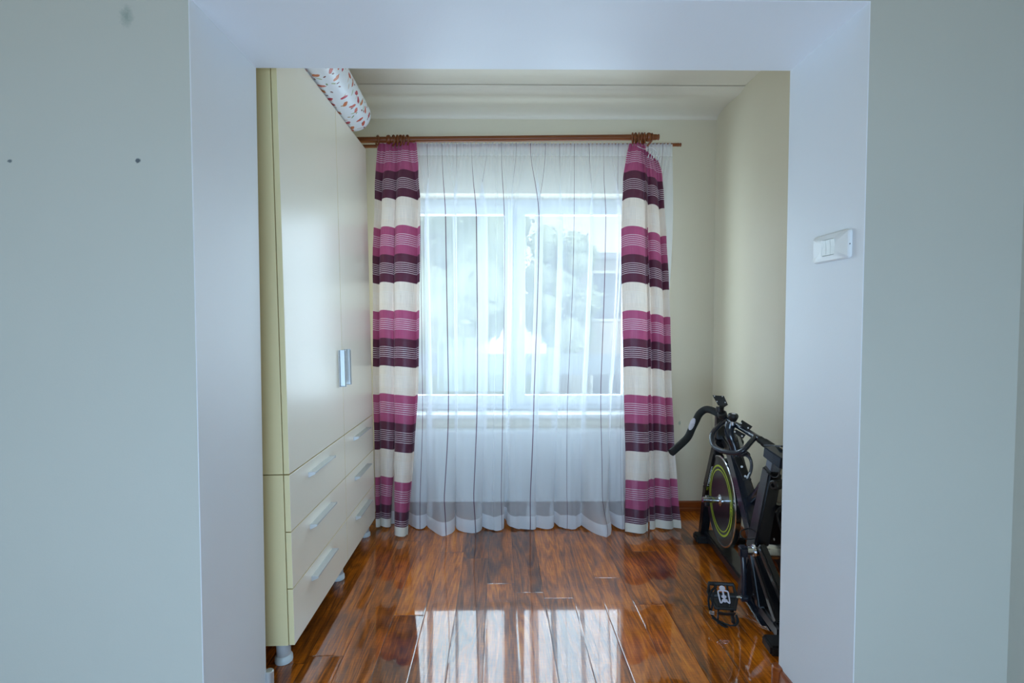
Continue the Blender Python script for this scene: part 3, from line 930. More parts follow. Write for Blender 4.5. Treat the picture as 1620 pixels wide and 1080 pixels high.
def panel(name, bands, label, header):
    t = thing(name, (header[0], YR1, 0.0), label, 'curtain')
    bm = BM(); uvl = bm.loops.layers.uv.new('uv')
    for bd in bands: cloth_band(bm, uvl, **bd)
    obj('drape', bm, [M_stripe], t, sharp=180)
    return t, None
ZT = A1.z - 0.012
def const(v): return lambda u: v

M_hem = pmat('pale grey hem tape', (228, 220, 206), 0.6, bump=0.3, bscale=300)
def hem_band(t, X0, X1, Yf, zb, h, pts):
    """the pale tape sewn along the bottom, following the cloth"""
    pass

# geometry rows for the hems are generated from the drape's own lowest row
def finish_hem(t, frac=0.030):
    dr = [c for c in t.children if c.name.startswith('drape')][0]
    me = dr.data
    bm2 = bmesh.new(); bm2.from_mesh(me)
    uvl = bm2.loops.layers.uv.active
    for f in bm2.faces:
        if min(lp[uvl].uv.y for lp in f.loops) > (A1.z - 0.006) * (1 - frac):
            f.material_index = 1
    bm2.to_mesh(me); bm2.free()
    me.materials.append(M_hem)

# left curtain: two bunches that part near the floor
L1 = dict(left=xt([(0, 597, 230), (.12, 590, 300), (.3, 586, 400), (.6, 588, 600), (.8, 593, 740), (1, 596, 838)], YR1),
          right=xt([(0, 634, 230), (.12, 636, 300), (.3, 634, 400), (.6, 634, 600), (.8, 629, 740), (1, 622, 838)], YR1),
          ytab=[(0, YR1 + .014), (.2, YR1 + .02), (1, 3.035)], ztop=const(ZT), zbot=const(0.012), folds=1.6, amp=0.020, ph0=0.6, us=0.0, seed=2.0)
L2 = dict(left=xt([(0, 626, 230), (.12, 622, 300), (.3, 620, 400), (.6, 622, 600), (.8, 626, 740), (1, 630, 850)], YR1),
          right=xt([(0, 659, 230), (.08, 665, 270), (.15, 671, 310), (.3, 671, 400), (.6, 670, 600), (.8, 663, 740), (1, 655, 850)], YR1),
          ytab=[(0, YR1 - .002), (.2, YR1 - .02), (.7, 3.0), (1, 2.91)], ztop=const(ZT), zbot=lambda u: 0.008, folds=1.35, amp=0.024, ph0=2.6, us=0.4, seed=5.0)
lc, _ = panel('striped_curtain', [L1, L2], 'mauve, plum and cream striped curtain on the left of the window beside the wardrobe', (-0.66,))
# right curtain: hung on the left half, the outer half has slipped off its hooks
RZ = lambda u: ZT
R1_ = dict(left=xt([(0, 996, 230), (.03, 991, 250), (.09, 984, 285), (.2, 980, 350), (.45, 980, 500), (.6, 981, 600), (.8, 982, 720), (1, 979, 842)], YR1),
           right=xt([(0, 1022, 230), (.09, 1027, 285), (.2, 1030, 350), (.45, 1032, 500), (.8, 1030, 740), (1, 1021, 846)], YR1),
           ytab=[(0, YR1), (.2, YR1 - .01), (.7, 3.0), (1, 2.945)], ztop=const(ZT), zbot=const(0.006), folds=1.3, amp=0.022, ph0=2.4, us=0.0, seed=8.0)
def rz2(u):
    return ZT - 0.012 - 0.095 * u ** 0.8
R2_ = dict(left=xt([(0, 1014, 230), (.09, 1019, 285), (.2, 1019, 350), (.45, 1022, 500), (.8, 1022, 740), (1, 1021, 842)], YR1),
           right=xt([(0, 1040, 262), (.03, 1046, 285), (.1, 1050, 320), (.2, 1055, 380), (.32, 1058, 440), (.45, 1060, 520), (.6, 1061, 600), (.75, 1064, 700), (.9, 1068, 790), (1, 1073, 830)], YR1),
           ytab=[(0, YR1 - .012), (.2, YR1 + .012), (.7, 3.04), (1, 3.0)], ztop=rz2, zbot=const(0.006), folds=1.9, amp=0.018, ph0=0.2, us=0.45, seed=12.0)
rc, _ = panel('striped_curtain', [R1_, R2_], 'mauve, plum and cream striped curtain on the right of the window beside the exercise bike', (0.9,))
finish_hem(lc); finish_hem(rc)
# loosened header tape cords on the right curtain
bm = BM()
rnd = random.Random(4)
for k in range(6):
    q = at(1030 + k * 3.2, 240 + k * 1.6, Y=YR1 - 0.05)
    e = at(1027 + k * 3.4 + rnd.uniform(-2, 2), 250 + k * 1.5, Y=YR1 - 0.045)
    sweep(bm, crom([q, (q + e) / 2 + Vector((0.008 * rnd.uniform(-1, 1), -0.006, 0)), e], 5), 0.0016, 6)
q = [at(1008, 231, Y=3.03), at(1020, 236, Y=3.0), at(1030, 233, Y=3.0), at(1040, 241, Y=3.0), at(1036, 247, Y=3.0), at(1028, 243, Y=3.0), at(1024, 250, Y=3.0)]
sweep(bm, crom(q, 6), 0.0014, 6)
obj('header_cord', bm, M_whited, rc)['label'] = 'loose white gathering cords'

# ---------------------------------------------------------------- wardrobe
WH0 = 0.085                      # underside of the body
Wy0, Wy1 = at(467, 1021, Z=WH0).y, at(597, 819.5, Z=WH0).y
Wxf = at(467, 1021, Z=WH0).x
print('wardrobe', Wxf, Wy0, Wy1)
LEAN = R(-0.95)
wd = thing('wardrobe', (Wxf, Wy0, 0.0), 'tall cream two-door wardrobe with six drawers on short grey legs', 'wardrobe', rot=(0, LEAN, 0))
WL = Wy1 - Wy0
Z_SPLIT = 0.705; ZTOPW = 2.252
dep = 0.55
ft = 0.02       # thickness of fronts
bm = BM()
for (a, b_) in ((WH0, Z_SPLIT - 0.0015), (Z_SPLIT + 0.0015, ZTOPW)):
    box(bm, -dep, -ft - 0.003, 0.0, 0.018, a, b_, 0.001); box(bm, -dep, -ft - 0.003, WL - 0.018, WL, a, b_, 0.001)
    box(bm, -dep, -ft - 0.003, 0.018, WL - 0.018, a, a + 0.018); box(bm, -dep, -ft - 0.003, 0.018, WL - 0.018, b_ - 0.018, b_)
    box(bm, -dep, -dep + 0.01, 0.018, WL - 0.018, a + 0.018, b_ - 0.018)
    box(bm, -dep + 0.01, -ft - 0.004, WL / 2 - 0.009, WL / 2 + 0.009, a + 0.018, b_ - 0.018)
obj('carcass', bm, M_carc, wd, local=True, smooth=False)
ymid = at(550.5, 888, Z=WH0).y - Wy0
print('ymid', ymid, WL)
spans = ((0.0, ymid - 0.0015), (ymid + 0.0015, WL))
def front(name, y0, y1, z0, z1):
    bm = BM(); box(bm, -ft, 0, y0, y1, z0, z1, 0.0015)
    for f in bm.faces:
        c = f.calc_center_median()
        f.material_index = 0
    for f in bm.faces:
        f.normal_update()
        if f.normal.x < 0.5: f.material_index = 1
    return obj(name, bm, [M_lam, M_carc], wd, local=True, smooth=False)
def bar_handle(parent, p, axis, length):
    """slim angled aluminium strip on a narrow base"""
    bm = BM()
    p = Vector(p); ax = Vector(axis)
    side = Vector((0, 0, 1)) if abs(ax.z) < 0.5 else Vector((0, 1, 0))
    poly = [(0, -0.010), (0.003, -0.010), (0.003, 0.0045), (0.022, 0.0075), (0.026, 0.0045), (0.028, 0.006), (0.0275, 0.0105), (0.022, 0.0105), (0.0, 0.0095)]
    prism(bm, poly, p - ax * length / 2, Vector((1, 0, 0)), side, ax * length)
    for e in (-1, 1):
        c = p + ax * (length / 2) * e
        prism(bm, [(0, -0.010), (0.027, 0.003), (0.028, 0.011), (0, 0.011)], c, Vector((1, 0, 0)), side, ax * 0.002 * e)
    return obj('handle', bm, M_alu, parent, local=True, smooth=False)
zh0, zh1 = 0, 0
for k, (a, b_) in enumerate(spans):
    d = front('door', a, b_, Z_SPLIT + 0.002, ZTOPW)
    hy = ymid + (-0.045 if k == 0 else 0.04)
    bar_handle(d, (0, hy, 1.030), (0, 0, 1), 0.17)
dz = (Z_SPLIT - 0.001 - WH0) / 3
for k, (a, b_) in enumerate(spans):
    for j in range(3):
        z1 = Z_SPLIT - 0.002 - j * dz; z0 = Z_SPLIT - 0.002 - (j + 1) * dz + 0.003
        d = front('drawer', a, b_, z0, z1)
        bar_handle(d, (0, (a + b_) / 2 - (0.02 if k == 0 else 0), z1 - 0.052), (0, 1, 0), 0.245 if k == 0 else 0.245)
ca = math.cos(LEAN); 
for (lx, ly) in ((-0.06, 0.045), (-0.05, ymid), (-0.05, WL - 0.05), (-dep + 0.06, 0.045), (-dep + 0.06, WL - 0.05)):
    # foot length reaches the floor in spite of the lean
    drop = lx * math.sin(-LEAN)      # local lean lowers/raises this foot
    zb = -lx * math.tan(-LEAN) * -1.0
    zf = lx * math.tan(LEAN)
    bm = BM()
    cyl(bm, (lx, ly, zf + 0.002), (lx, ly, WH0), 0.025, seg=28)
    lg = obj('leg', bm, M_leg, wd, local=True)
    bm = BM(); lathe(bm, (lx, ly, zf + 0.001), (0, 0, 1), [(0.031, 0), (0.032, 0.004), (0.031, 0.018), (0.0255, 0.026)], 28, caps=False)
    obj('foot_ring', bm, M_legring, lg, local=True)

# ---------------------------------------------------------------- printed roll on the wardrobe
def roll_mat():
    m, nt, N, L, b = newmat('printed oilcloth')
    uv = N.new('ShaderNodeUVMap')
    def layer(scale, off, thr, stretch, cols, prev, keep):
        mp = N.new('ShaderNodeMapping'); mp.inputs['Location'].default_value = off; mp.inputs['Scale'].default_value = scale
        L.new(uv.outputs[0], mp.inputs[0])
        vo = N.new('ShaderNodeTexVoronoi'); vo.voronoi_dimensions = '2D'; vo.inputs['Scale'].default_value = 1; vo.inputs['Randomness'].default_value = 0.75
        L.new(mp.outputs[0], vo.inputs['Vector'])
        df = N.new('ShaderNodeVectorMath'); df.operation = 'SUBTRACT'; L.new(mp.outputs[0], df.inputs[0]); L.new(vo.outputs['Position'], df.inputs[1])
        sc = N.new('ShaderNodeSeparateColor'); L.new(vo.outputs['Color'], sc.inputs[0])
        rt = N.new('ShaderNodeVectorRotate'); rt.rotation_type = 'Z_AXIS'; L.new(df.outputs[0], rt.inputs['Vector'])
        L.new(mnode(N, L, 'MULTIPLY', sc.outputs[1], 6.28), rt.inputs['Angle'])
        s2 = N.new('ShaderNodeVectorMath'); s2.operation = 'MULTIPLY'; s2.inputs[1].default_value = stretch; L.new(rt.outputs[0], s2.inputs[0])
        nz = N.new('ShaderNodeTexNoise'); nz.inputs['Scale'].default_value = 5; L.new(mp.outputs[0], nz.inputs['Vector'])
        ln = N.new('ShaderNodeVectorMath'); ln.operation = 'LENGTH'; L.new(s2.outputs[0], ln.inputs[0])
        dd = mnode(N, L, 'MULTIPLY_ADD', nz.outputs[0], 0.26, ln.outputs['Value'])
        hit = mnode(N, L, 'LESS_THAN', dd, thr)
        hit = mnode(N, L, 'MULTIPLY', hit, mnode(N, L, 'GREATER_THAN', sc.outputs[0], keep))
        cr = N.new('ShaderNodeValToRGB'); cr.color_ramp.interpolation = 'CONSTANT'
        e = cr.color_ramp.elements
        e[0].position = 0; e[0].color = lin(cols[0]); e[1].position = 0.4; e[1].color = lin(cols[1]); k = e.new(0.72); k.color = lin(cols[2])
        L.new(sc.outputs[2], cr.inputs[0])
        return mixc(N, L, hit, prev, cr.outputs[0])
    base = lin((234, 238, 242))
    c = layer((17, 17, 1), (0.3, 0.2, 0), 0.31, (2.4, 0.75, 1), ((176, 190, 150), (216, 200, 186), (150, 170, 130)), base, 0.45)
    c = layer((15, 15, 1), (4.3, 2.2, 0), 0.39, (1.7, 0.85, 1), ((200, 78, 46), (206, 112, 52), (188, 34, 62)), c, 0.25)
    c = layer((24, 24, 1), (9.3, 7.2, 0), 0.30, (1.7, 0.9, 1), ((120, 60, 50), (120, 145, 90), (170, 130, 60)), c, 0.6)
    L.new(c, b.inputs['Base Color']); b.inputs['Roughness'].default_value = 0.35
    return m
M_roll = roll_mat()
def build_roll():
    # rests on the wardrobe's top near its front edge, poking out over the doors
    ye = 2.72
    ztp = ZTOPW * math.cos(LEAN) + 0.0 
    topx = Wxf + ZTOPW * math.sin(LEAN)
    r = 0.090
    cxr = topx - 0.004
    c0 = Vector((cxr + 0.040, 1.79, ztp + r + 0.002)); c1 = Vector((cxr + 0.010, ye, ztp + r + 0.002))
    t = thing('oilcloth_roll', (cxr, 2.2, ztp), 'roll of white cloth printed with red and green motifs lying on top of the wardrobe', 'roll')
    bm = BM(); uvl = bm.loops.layers.uv.new('uv')
    nL, nA = 30, 72
    turns = 2.6
    M = frame_from(c0, c1)
    Ln = (c1 - c0).length
    rows = []
    nA = int(40 * turns)
    for j in range(nL + 1):
        row = []
        for i in range(nA + 1):
            a = 2 * PI * turns * i / nA
            rr = r - 0.0032 * (a / (2 * PI)) * 1.0
            row.append((bm.verts.new(M @ Vector((rr * math.cos(a - 1.2), rr * math.sin(a - 1.2), Ln * j / nL))), a * r, Ln * j / nL))
        rows.append(row)
    for j in range(nL):
        for i in range(nA):
            q = (rows[j][i], rows[j][i + 1], rows[j + 1][i + 1], rows[j + 1][i])
            f = bm.faces.new([v[0] for v in q])
            for lp, v in zip(f.loops, q): lp[uvl].uv = (v[1], v[2])
    o = obj('rolled_cloth', bm, M_roll, t, sharp=180)
    sol = o.modifiers.new('thick', 'SOLIDIFY'); sol.thickness = 0.0012; sol.offset = -1
    bm = BM()
    cyl(bm, c0 + (c1 - c0) * 0.004, c1 - (c1 - c0) * 0.006, r - 0.0125, seg=40)
    obj('core', bm, pmat('white core', (226, 228, 230), 0.6), t)
build_roll()

# ---------------------------------------------------------------- light switch on the right reveal
def build_switch():
    X = XR_IN
    ya = at(1291, 397, X=X).y; yb = at(1348, 390, X=X).y
    yc = (ya + yb) / 2; wdt = abs(ya - yb)
    zc = at(1318, 391, X=X).z
    t = thing('light_switch', (X, yc, zc), 'white wall switch with three slim rockers on the right side of the opening', 'light switch')
    hh = 0.040; hw = wdt / 2
    bm = BM()
    # bowed cover plate with a window for the rockers
    def outline(s, ex):
        pts = []
        for i in range(40):
            a = 2 * PI * (i + 0.5) / 40
            c, q = math.cos(a), math.sin(a)
            e = 0.16
            pts.append((math.copysign(abs(c) ** e, c) * (hw - s), math.copysign(abs(q) ** e, q) * (hh - s)))
        return pts
    hwd, hhd = 0.0335, 0.0235
    hx = (at(1307, 390, X=X).y + at(1327, 390, X=X).y) / 2 - yc
    hwd = abs(at(1305.5, 390, X=X).y - at(1326.5, 390, X=X).y) / 2
    def hole():
        pts = []
        for i in range(40):
            a = 2 * PI * (i + 0.5) / 40
            c, q = math.cos(a), math.sin(a)
            m_ = max(abs(c), abs(q))
            pts.append((hx + c / m_ * hwd, q / m_ * hhd))
        return pts
    lay = [(outline(0, 0), 0.0), (outline(0, 0), 0.007), (outline(0.003, 0), 0.0105), (hole(), 0.0125), (hole(), 0.004)]
    rings_ = [[bm.verts.new((X - d - 0.0 * 0, yc + p[0], zc + p[1])) for p in L_] for L_, d in lay]
    for a, b_ in zip(rings_, rings_[1:]):
        for i in range(40): bm.faces.new((a[i], a[(i + 1) % 40], b_[(i + 1) % 40], b_[i]))
    obj('cover_plate', bm, M_white, t, sharp=40)
    bm = BM(); box(bm, X - 0.005, X - 0.0005, yc + hx - hwd, yc + hx + hwd, zc - hhd, zc + hhd); obj('backing', bm, M_blackm, t, smooth=False)
    for k in range(3):
        w_ = hwd * 2 / 3
        y0 = yc + hx - hwd + w_ * k
        bm = BM()
        prism(bm, [(0.005, -hhd + .0015), (0.0125, -hhd + .0015), (0.0118, 0), (0.0145, hhd - .0015), (0.005, hhd - .0015)], (X, y0 + 0.0006, zc), (-1, 0, 0), (0, 0, 1), (0, w_ - 0.0012, 0))
        obj('rocker', bm, M_white2, t, smooth=False)
    for dy in (-1,):
        bm = BM(); cyl(bm, (X - 0.006, yc + dy * (hw + 0.0002), zc - 0.002), (X - 0.006, yc + dy * (hw - 0.001), zc - 0.002), 0.0016); obj('release_slot', bm, M_blackm, t)
build_switch()

# ---------------------------------------------------------------- exercise bike
bike_loc = at(1150, 930, Z=0)
bk = thing('exercise_bike', (1.13, 2.4, 0), 'black indoor cycling bike with dark flywheel and yellow rings by the right wall', 'exercise bike')
AX = Vector((-0.11, -0.994, 0)).normalized()        # from the front of the bike (window side) to its rear
SD = Vector((AX.y, -AX.x, 0))                        # bike's left (towards the room) has negative x
if SD.x > 0: SD = -SD
UP = Vector((0, 0, 1))
FF = at(1112, 856, Z=0)                              # front foot of the frame
RF = at(1228, 1022, Z=0)
def pt(px, py, Y): return at(px, py, Y=Y)

# wheel
WC = pt(1143, 791, 2.55)
WRad = 0.228
def build_wheel():
    S = SD
    fl_ = BM()
    # dished disc: chrome band at the edge, dark polished face
    prof = [(0.0, -0.010), (0.030, -0.010), (WRad - 0.020, -0.010), (WRad - 0.007, -0.014)]
    rimp = [(WRad - 0.007, -0.014), (WRad - 0.003, -0.014), (WRad, -0.011), (WRad, 0.011), (WRad - 0.003, 0.014), (WRad - 0.007, 0.014)]
    M0 = WC
    lathe(fl_, M0, -S, [(r, z) for r, z in prof] , 72, caps=False)
    lathe(fl_, M0, S, [(r, z) for r, z in prof], 72, caps=False)
    fw = obj('flywheel', fl_, M_disc, bk, sharp=50)
    b2 = BM(); lathe(b2, M0, S, rimp, 72, caps=False)
    # close rim across
    obj('rim_band', b2, M_chrome, fw, sharp=30)
    b3 = BM()
    u = AX; v = UP
    for (r0, r1) in ((WRad * 0.655, WRad * 0.682), (WRad * 0.735, WRad * 0.775)):
        n = 96
        skip = range(-5, 5)
        pr = None
        for i in range(n + 1):
            a = 2 * PI * i / n - 0.12
            p0 = M0 + S * 0.0112 + (u * math.cos(a) + v * math.sin(a)) * r0
            p1_ = M0 + S * (0.0112 if r1 < WRad - .03 else .0128) + (u * math.cos(a) + v * math.sin(a)) * r1
            cur = (b3.verts.new(p0), b3.verts.new(p1_), b3.verts.new(p0 + S * 0.0006), b3.verts.new(p1_ + S * 0.0006))
            if pr and not (i <= 4 or i > n - 0):
                b3.faces.new((pr[2], pr[3], cur[3], cur[2]))
                b3.faces.new((pr[0], pr[2], cur[2], cur[0])); b3.faces.new((pr[1], cur[1], cur[3], pr[3]))
            pr = cur
    obj('ring_decal', b3, M_yellow, fw, smooth=False)['label'] = 'two thin yellow-green rings'
    b4 = BM()
    # small emblem that breaks the rings
    c = M0 + S * 0.0112 + (u * math.cos(0.02) + v * math.sin(0.02)) * WRad * 0.72
    for (x, y, w_, h_) in ((-.014, 0, .007, .040), (0, .016, .026, .007), (0, .001, .024, .006), (.010, .009, .007, .018), (.008, -.011, .008, .018)):
        box(b4, -w_ / 2, w_ / 2, -h_ / 2, h_ / 2, 0, 0.0012, 0, 0, Matrix.Translation(c + u * x + v * y) @ Matrix((u, v, S)).transposed().to_4x4())
    obj('emblem', b4, M_yellow, fw, smooth=False)
    b5 = BM()
    lathe(b5, M0 + S * 0.008, S, [(0.030, 0), (0.030, 0.006), (0.022, 0.010), (0.016, 0.014), (0.013, 0.085), (0.013, 0.09)], 28)
    lathe(b5, M0 - S * 0.008, -S, [(0.030, 0), (0.030, 0.006), (0.013, 0.012), (0.013, 0.05)], 28)
    obj('axle', b5, M_chrome, fw)
    return fw
build_wheel()

# front fork: a flat tall box tube leaning back to the head, one each side
def tapered_box(bm, p0, p1, w0, w1, d0, d1, side, mat=0, bev=0.004):
    """box tube from p0 to p1; w along side, d perpendicular"""
    p0 = Vector(p0); p1 = Vector(p1); z = (p1 - p0).normalized(); s = Vector(side); s = (s - z * s.dot(z)).normalized(); q = z.cross(s)
    vs = []
    for p, w_, d_ in ((p0, w0, d0), (p1, w1, d1)):
        vs.append([bm.verts.new(p + s * a * w_ / 2 + q * b_ * d_ / 2) for a, b_ in ((-1, -1), (1, -1), (1, 1), (-1, 1))])
    fs = [bm.faces.new(vs[0]), bm.faces.new(vs[1])]
    for i in range(4): fs.append(bm.faces.new((vs[0][i], vs[0][(i + 1) % 4], vs[1][(i + 1) % 4], vs[1][i])))
    for f in fs: f.material_index = mat
    if bev: bmesh.ops.bevel(bm, geom=list({e for f in fs for e in f.edges}), offset=bev, segments=2, affect='EDGES')

hubL = pt(1122, 789, 2.63)
# near-side fork leg: foot -> axle -> crown
footL = pt(1112, 849, 2.86); kneeL = pt(1121, 770, 2.78); crownL = pt(1139, 693, 2.62)
bm = BM()
tapered_box(bm, footL, kneeL, 0.042, 0.046, 0.05, 0.052, SD)
tapered_box(bm, kneeL, crownL, 0.046, 0.050, 0.052, 0.05, SD)
tapered_box(bm, crownL, pt(1137, 640 + 10, 2.62), 0.046, 0.030, 0.05, 0.03, SD)
fk = obj('fork', bm, M_black, bk)
bm = BM()
off = -SD * 0.115
tapered_box(bm, footL + off, kneeL + off, 0.04, 0.044, 0.05, 0.052, SD)
tapered_box(bm, kneeL + off, crownL + off * 0.8, 0.044, 0.046, 0.052, 0.05, SD)
obj('fork', bm, M_black, bk)
# white lettering band running up the leg (unreadable small glyphs), yellow at its foot
bm = BM()
dirL = (crownL - kneeL).normalized()
sface = SD; q = dirL.cross(sface).normalized()
rnd = random.Random(9)
camdir = (Vector((0, 0, CAM_H)) - kneeL).normalized()
if q.dot(camdir) < 0: q = -q
base = kneeL + SD * -0.0 
uw = (SD - dirL * SD.dot(dirL)).normalized()
n_gl = 12
for i in range(n_gl):
    s0 = 0.0 + i * 0.0145
    w_ = 0.010; h_ = 0.014
    c = base + dirL * (s0 + 0.004) + q * (0.0262) + uw * 0.012
    def stroke(a0, b0, a1, b1, th=0.0026):
        A_ = c + dirL * a0 + uw * b0; B_ = c + dirL * a1 + uw * b1
        bar(bm, A_, B_, th, 0.0008, 0, up=q, mat=(1 if i < 2 else 0))
    pat = rnd.choice(['O', 'R', 'T', 'P', 'E'])
    if pat in 'OPR': stroke(0, -h_ / 2, 0, h_ / 2); stroke(w_, -h_ / 2 * (1 if pat == 'O' else 0), w_, h_ / 2); stroke(0, h_ / 2, w_, h_ / 2)
    if pat == 'O': stroke(0, -h_ / 2, w_, -h_ / 2)
    if pat in 'PR': stroke(0, 0, w_, 0)
    if pat == 'R': stroke(0, 0, w_, -h_ / 2)
    if pat == 'T': stroke(w_ / 2, -h_ / 2, w_ / 2, h_ / 2); stroke(0, h_ / 2, w_, h_ / 2)
    if pat == 'E': stroke(0, -h_ / 2, 0, h_ / 2); stroke(0, h_ / 2, w_, h_ / 2); stroke(0, 0, w_ * .8, 0); stroke(0, -h_ / 2, w_, -h_ / 2)
obj('lettering', bm, [M_whited, M_yellow], fk, smooth=False)
# axle bolt and cap on the fork
bm = BM(); lathe(bm, hubL + SD * 0.0, SD, [(0.015, -0.03), (0.016, 0.0), (0.019, 0.004), (0.019, 0.016), (0.012, 0.020), (0.012, 0.028), (0.006, 0.030)], 20)
obj('axle_nut', bm, M_chrome, fk)
bm = BM(); lathe(bm, hubL + AX * 0.03 + SD * 0.012 - UP * 0.012, SD, [(0.017, 0), (0.019, 0.004), (0.019, 0.014), (0.015, 0.017)], 20); obj('axle_cover', bm, M_blackm, fk)
# head tube and long down tube from the head to the bottom bracket
BBp = pt(1190, 873, 2.13)
bm = BM()
head = pt(1160, 700, 2.42)
tapered_box(bm, pt(1160, 712, 2.42), pt(1200, 862, 2.16), 0.058, 0.062, 0.07, 0.075, SD, bev=0.008)
tapered_box(bm, pt(1158, 702, 2.50), pt(1184, 780, 2.38), 0.05, 0.05, 0.05, 0.05, SD, bev=0.006)
obj('down_tube', bm, M_navy, bk)
bm = BM()
tapered_box(bm, crownL - SD * 0.05, pt(1166, 716, 2.42), 0.09, 0.07, 0.045, 0.05, SD, bev=0.006)
obj('fork_crown', bm, M_black, bk)
# seat tube: from the bottom bracket up to the slider
bm = BM()
seatB = pt(1196, 872, 2.12); seatT = pt(1222, 742, 2.04)
tapered_box(bm, seatB, seatT, 0.06, 0.052, 0.085, 0.072, SD, bev=0.008)
obj('seat_tube', bm, M_black, bk)
bm = BM()
tapered_box(bm, seatT, pt(1228, 712, 2.02), 0.036, 0.036, 0.055, 0.055, SD, bev=0.004)
sp_ = obj('seat_post', bm, M_postg, bk)
sp_['label'] = 'grey metal seat post'
bm = BM()
lathe(bm, pt(1230, 766, 1.985), SD * 0.8 + AX * 0.5, [(0.020, -0.02), (0.020, 0.022), (0.015, 0.028), (0.008, 0.028), (0.008, 0.012), (0, 0.012)], 20)
obj('seat_knob', bm, M_blackm, bk)
# rear stays
bm = BM()
tapered_box(bm, pt(1197, 868, 2.11), pt(1236, 985, 1.93), 0.05, 0.05, 0.035, 0.04, SD, bev=0.006)
tapered_box(bm, pt(1204, 862, 2.05), pt(1262, 1000, 1.86), 0.03, 0.03, 0.035, 0.04, SD, bev=0.006)
tapered_box(bm, pt(1190, 880, 2.14), pt(1176, 946, 2.15), 0.05, 0.05, 0.05, 0.04, SD, bev=0.006)
tapered_box(bm, pt(1192, 875, 2.12), pt(1205, 960, 2.06), 0.04, 0.04, 0.04, 0.04, SD, bev=0.006)
obj('rear_stay', bm, M_black, bk)
# floor beam and stabilisers
zb = 0.055
F2 = Vector((FF.x, FF.y, 0)); R2 = Vector((RF.x, RF.y, 0))
bd = (R2 - F2).normalized(); bs = Vector((bd.y, -bd.x, 0)); bs = bs if bs.x > 0 else -bs
bm = BM()
tapered_box(bm, F2 + bs * 0.05 + UP * 0.045, R2 + bs * 0.05 + UP * 0.045, 0.09, 0.09, 0.05, 0.05, bs, bev=0.008)
obj('floor_beam', bm, M_black, bk)
bm = BM()
Q = F2 + bd * 0.42
tapered_box(bm, pt(1181, 942, 2.17), pt(1230, 1020, 1.95), 0.035, 0.035, 0.035, 0.035, bs, bev=0.012)
obj('lower_rail', bm, M_navy, bk)
for nm, c, ofs in (('front_stabilizer', F2, 0.0), ('rear_stabilizer', R2, 0.0)):
    bm = BM()
    s0 = -0.045 if c is F2 else -0.05
    a = c + bs * s0 + bd * (0.0 if c is F2 else 0.03); b_ = c + bs * (0.22 if c is F2 else 0.24) + bd * (0.0 if c is F2 else 0.03)
    tapered_box(bm, a + UP * 0.022, b_ + UP * 0.022, 0.04, 0.04, 0.085, 0.085, UP, bev=0.008)
    so = obj(nm, bm, M_blackm, bk)
# chain guard: tall dark shell behind the crank, and the wheel guard behind the flywheel
bm = BM()
gc = pt(1225, 900, 2.0) - SD * 0.06
poly = []
for i in range(28):
    a = 2 * PI * i / 28
    poly.append((math.cos(a) * 0.19 + 0.03, math.sin(a) * 0.18))
gcen = pt(1214, 862, 2.10) - SD * 0.085
prism(bm, poly, gcen, AX, UP, -SD * 0.045)
pl2 = [(-0.45, 0.06), (-0.02, 0.155), (0.05, -0.15), (-0.42, -0.08)]
prism(bm, pl2, gcen, AX, UP, -SD * 0.045)
cg = obj('chain_guard', bm, M_black, bk, sharp=30)
for k, (px, py) in enumerate(((1225, 853), (1231, 871))):
    d = ray(px, py); o0 = Vector((0, 0, CAM_H)); n_ = SD
    tt = (gcen + SD * 0.001 - o0).dot(n_) / d.dot(n_)
    p = o0 + d * tt
    bm = BM(); lathe(bm, p, SD, [(0.006, 0), (0.006, 0.002), (0, 0.004)], 12); obj('screw', bm, M_whited, cg)
# brace between the tubes
bm = BM(); sweep(bm, crom([pt(1168, 800, 2.36), pt(1180, 795, 2.3), pt(1195, 786, 2.22), pt(1210, 765, 2.12)], 5), 0.022, 12)
obj('cross_brace', bm, M_navy, bk)
# brake housing by the wheel
bm = BM()
tapered_box(bm, pt(1156, 738, 2.46), pt(1166, 788, 2.44), 0.03, 0.03, 0.05, 0.05, SD, bev=0.004)
o = obj('brake_plate', bm, M_whited, bk); o['label'] = 'pale plate beside the wheel'
bm = BM(); tapered_box(bm, pt(1165, 806, 2.36), pt(1179, 796, 2.33), 0.05, 0.04, 0.045, 0.05, SD, bev=0.01)
obj('brake_pad', bm, M_navy, bk)
# handlebar post
bm = BM()
hp = crom([pt(1167, 735, 2.37), pt(1163, 708, 2.38), pt(1156, 690, 2.39), pt(1154, 678, 2.40), pt(1156, 668, 2.40)], 6)
sweep(bm, hp, 0.0235, 16)
obj('handlebar_post', bm, M_navy, bk)
# handlebar: crossbar turned along the room, horns and inner loop
hb = BM()
far_s = pt(1142, 658, 2.52); mid = pt(1172, 676, 2.36); near_s = pt(1204, 696, 2.22)
sweep(hb, crom([far_s + (far_s - mid) * 0.1, far_s, pt(1157, 667, 2.44), mid, pt(1188, 686, 2.29), near_s, pt(1216, 704, 2.17)], 5), 0.0145, 14)
loop = [pt(1151, 664, 2.47), pt(1138, 673, 2.44), pt(1127, 686, 2.40), pt(1127, 700, 2.36), pt(1134, 709, 2.32), pt(1150, 715, 2.26), pt(1166, 716, 2.22), pt(1177, 711, 2.20), pt(1187, 700, 2.22), pt(1195, 691, 2.25)]
sweep(hb, crom(loop, 6), 0.0115, 12)
hbo = obj('handlebar', hb, M_navy, bk)
bm = BM()
gp = crom([pt(1143, 659, 2.515), pt(1130, 650.5, 2.57), pt(1117, 647.5, 2.62), pt(1107, 654, 2.64), pt(1101, 665, 2.62), pt(1095, 677, 2.60), pt(1089, 690, 2.58), pt(1081, 699, 2.56), pt(1062, 716, 2.52)], 6)
sweep(bm, gp, [0.0185 if k > 3 else 0.0175 for k in range(len(gp))], 16)
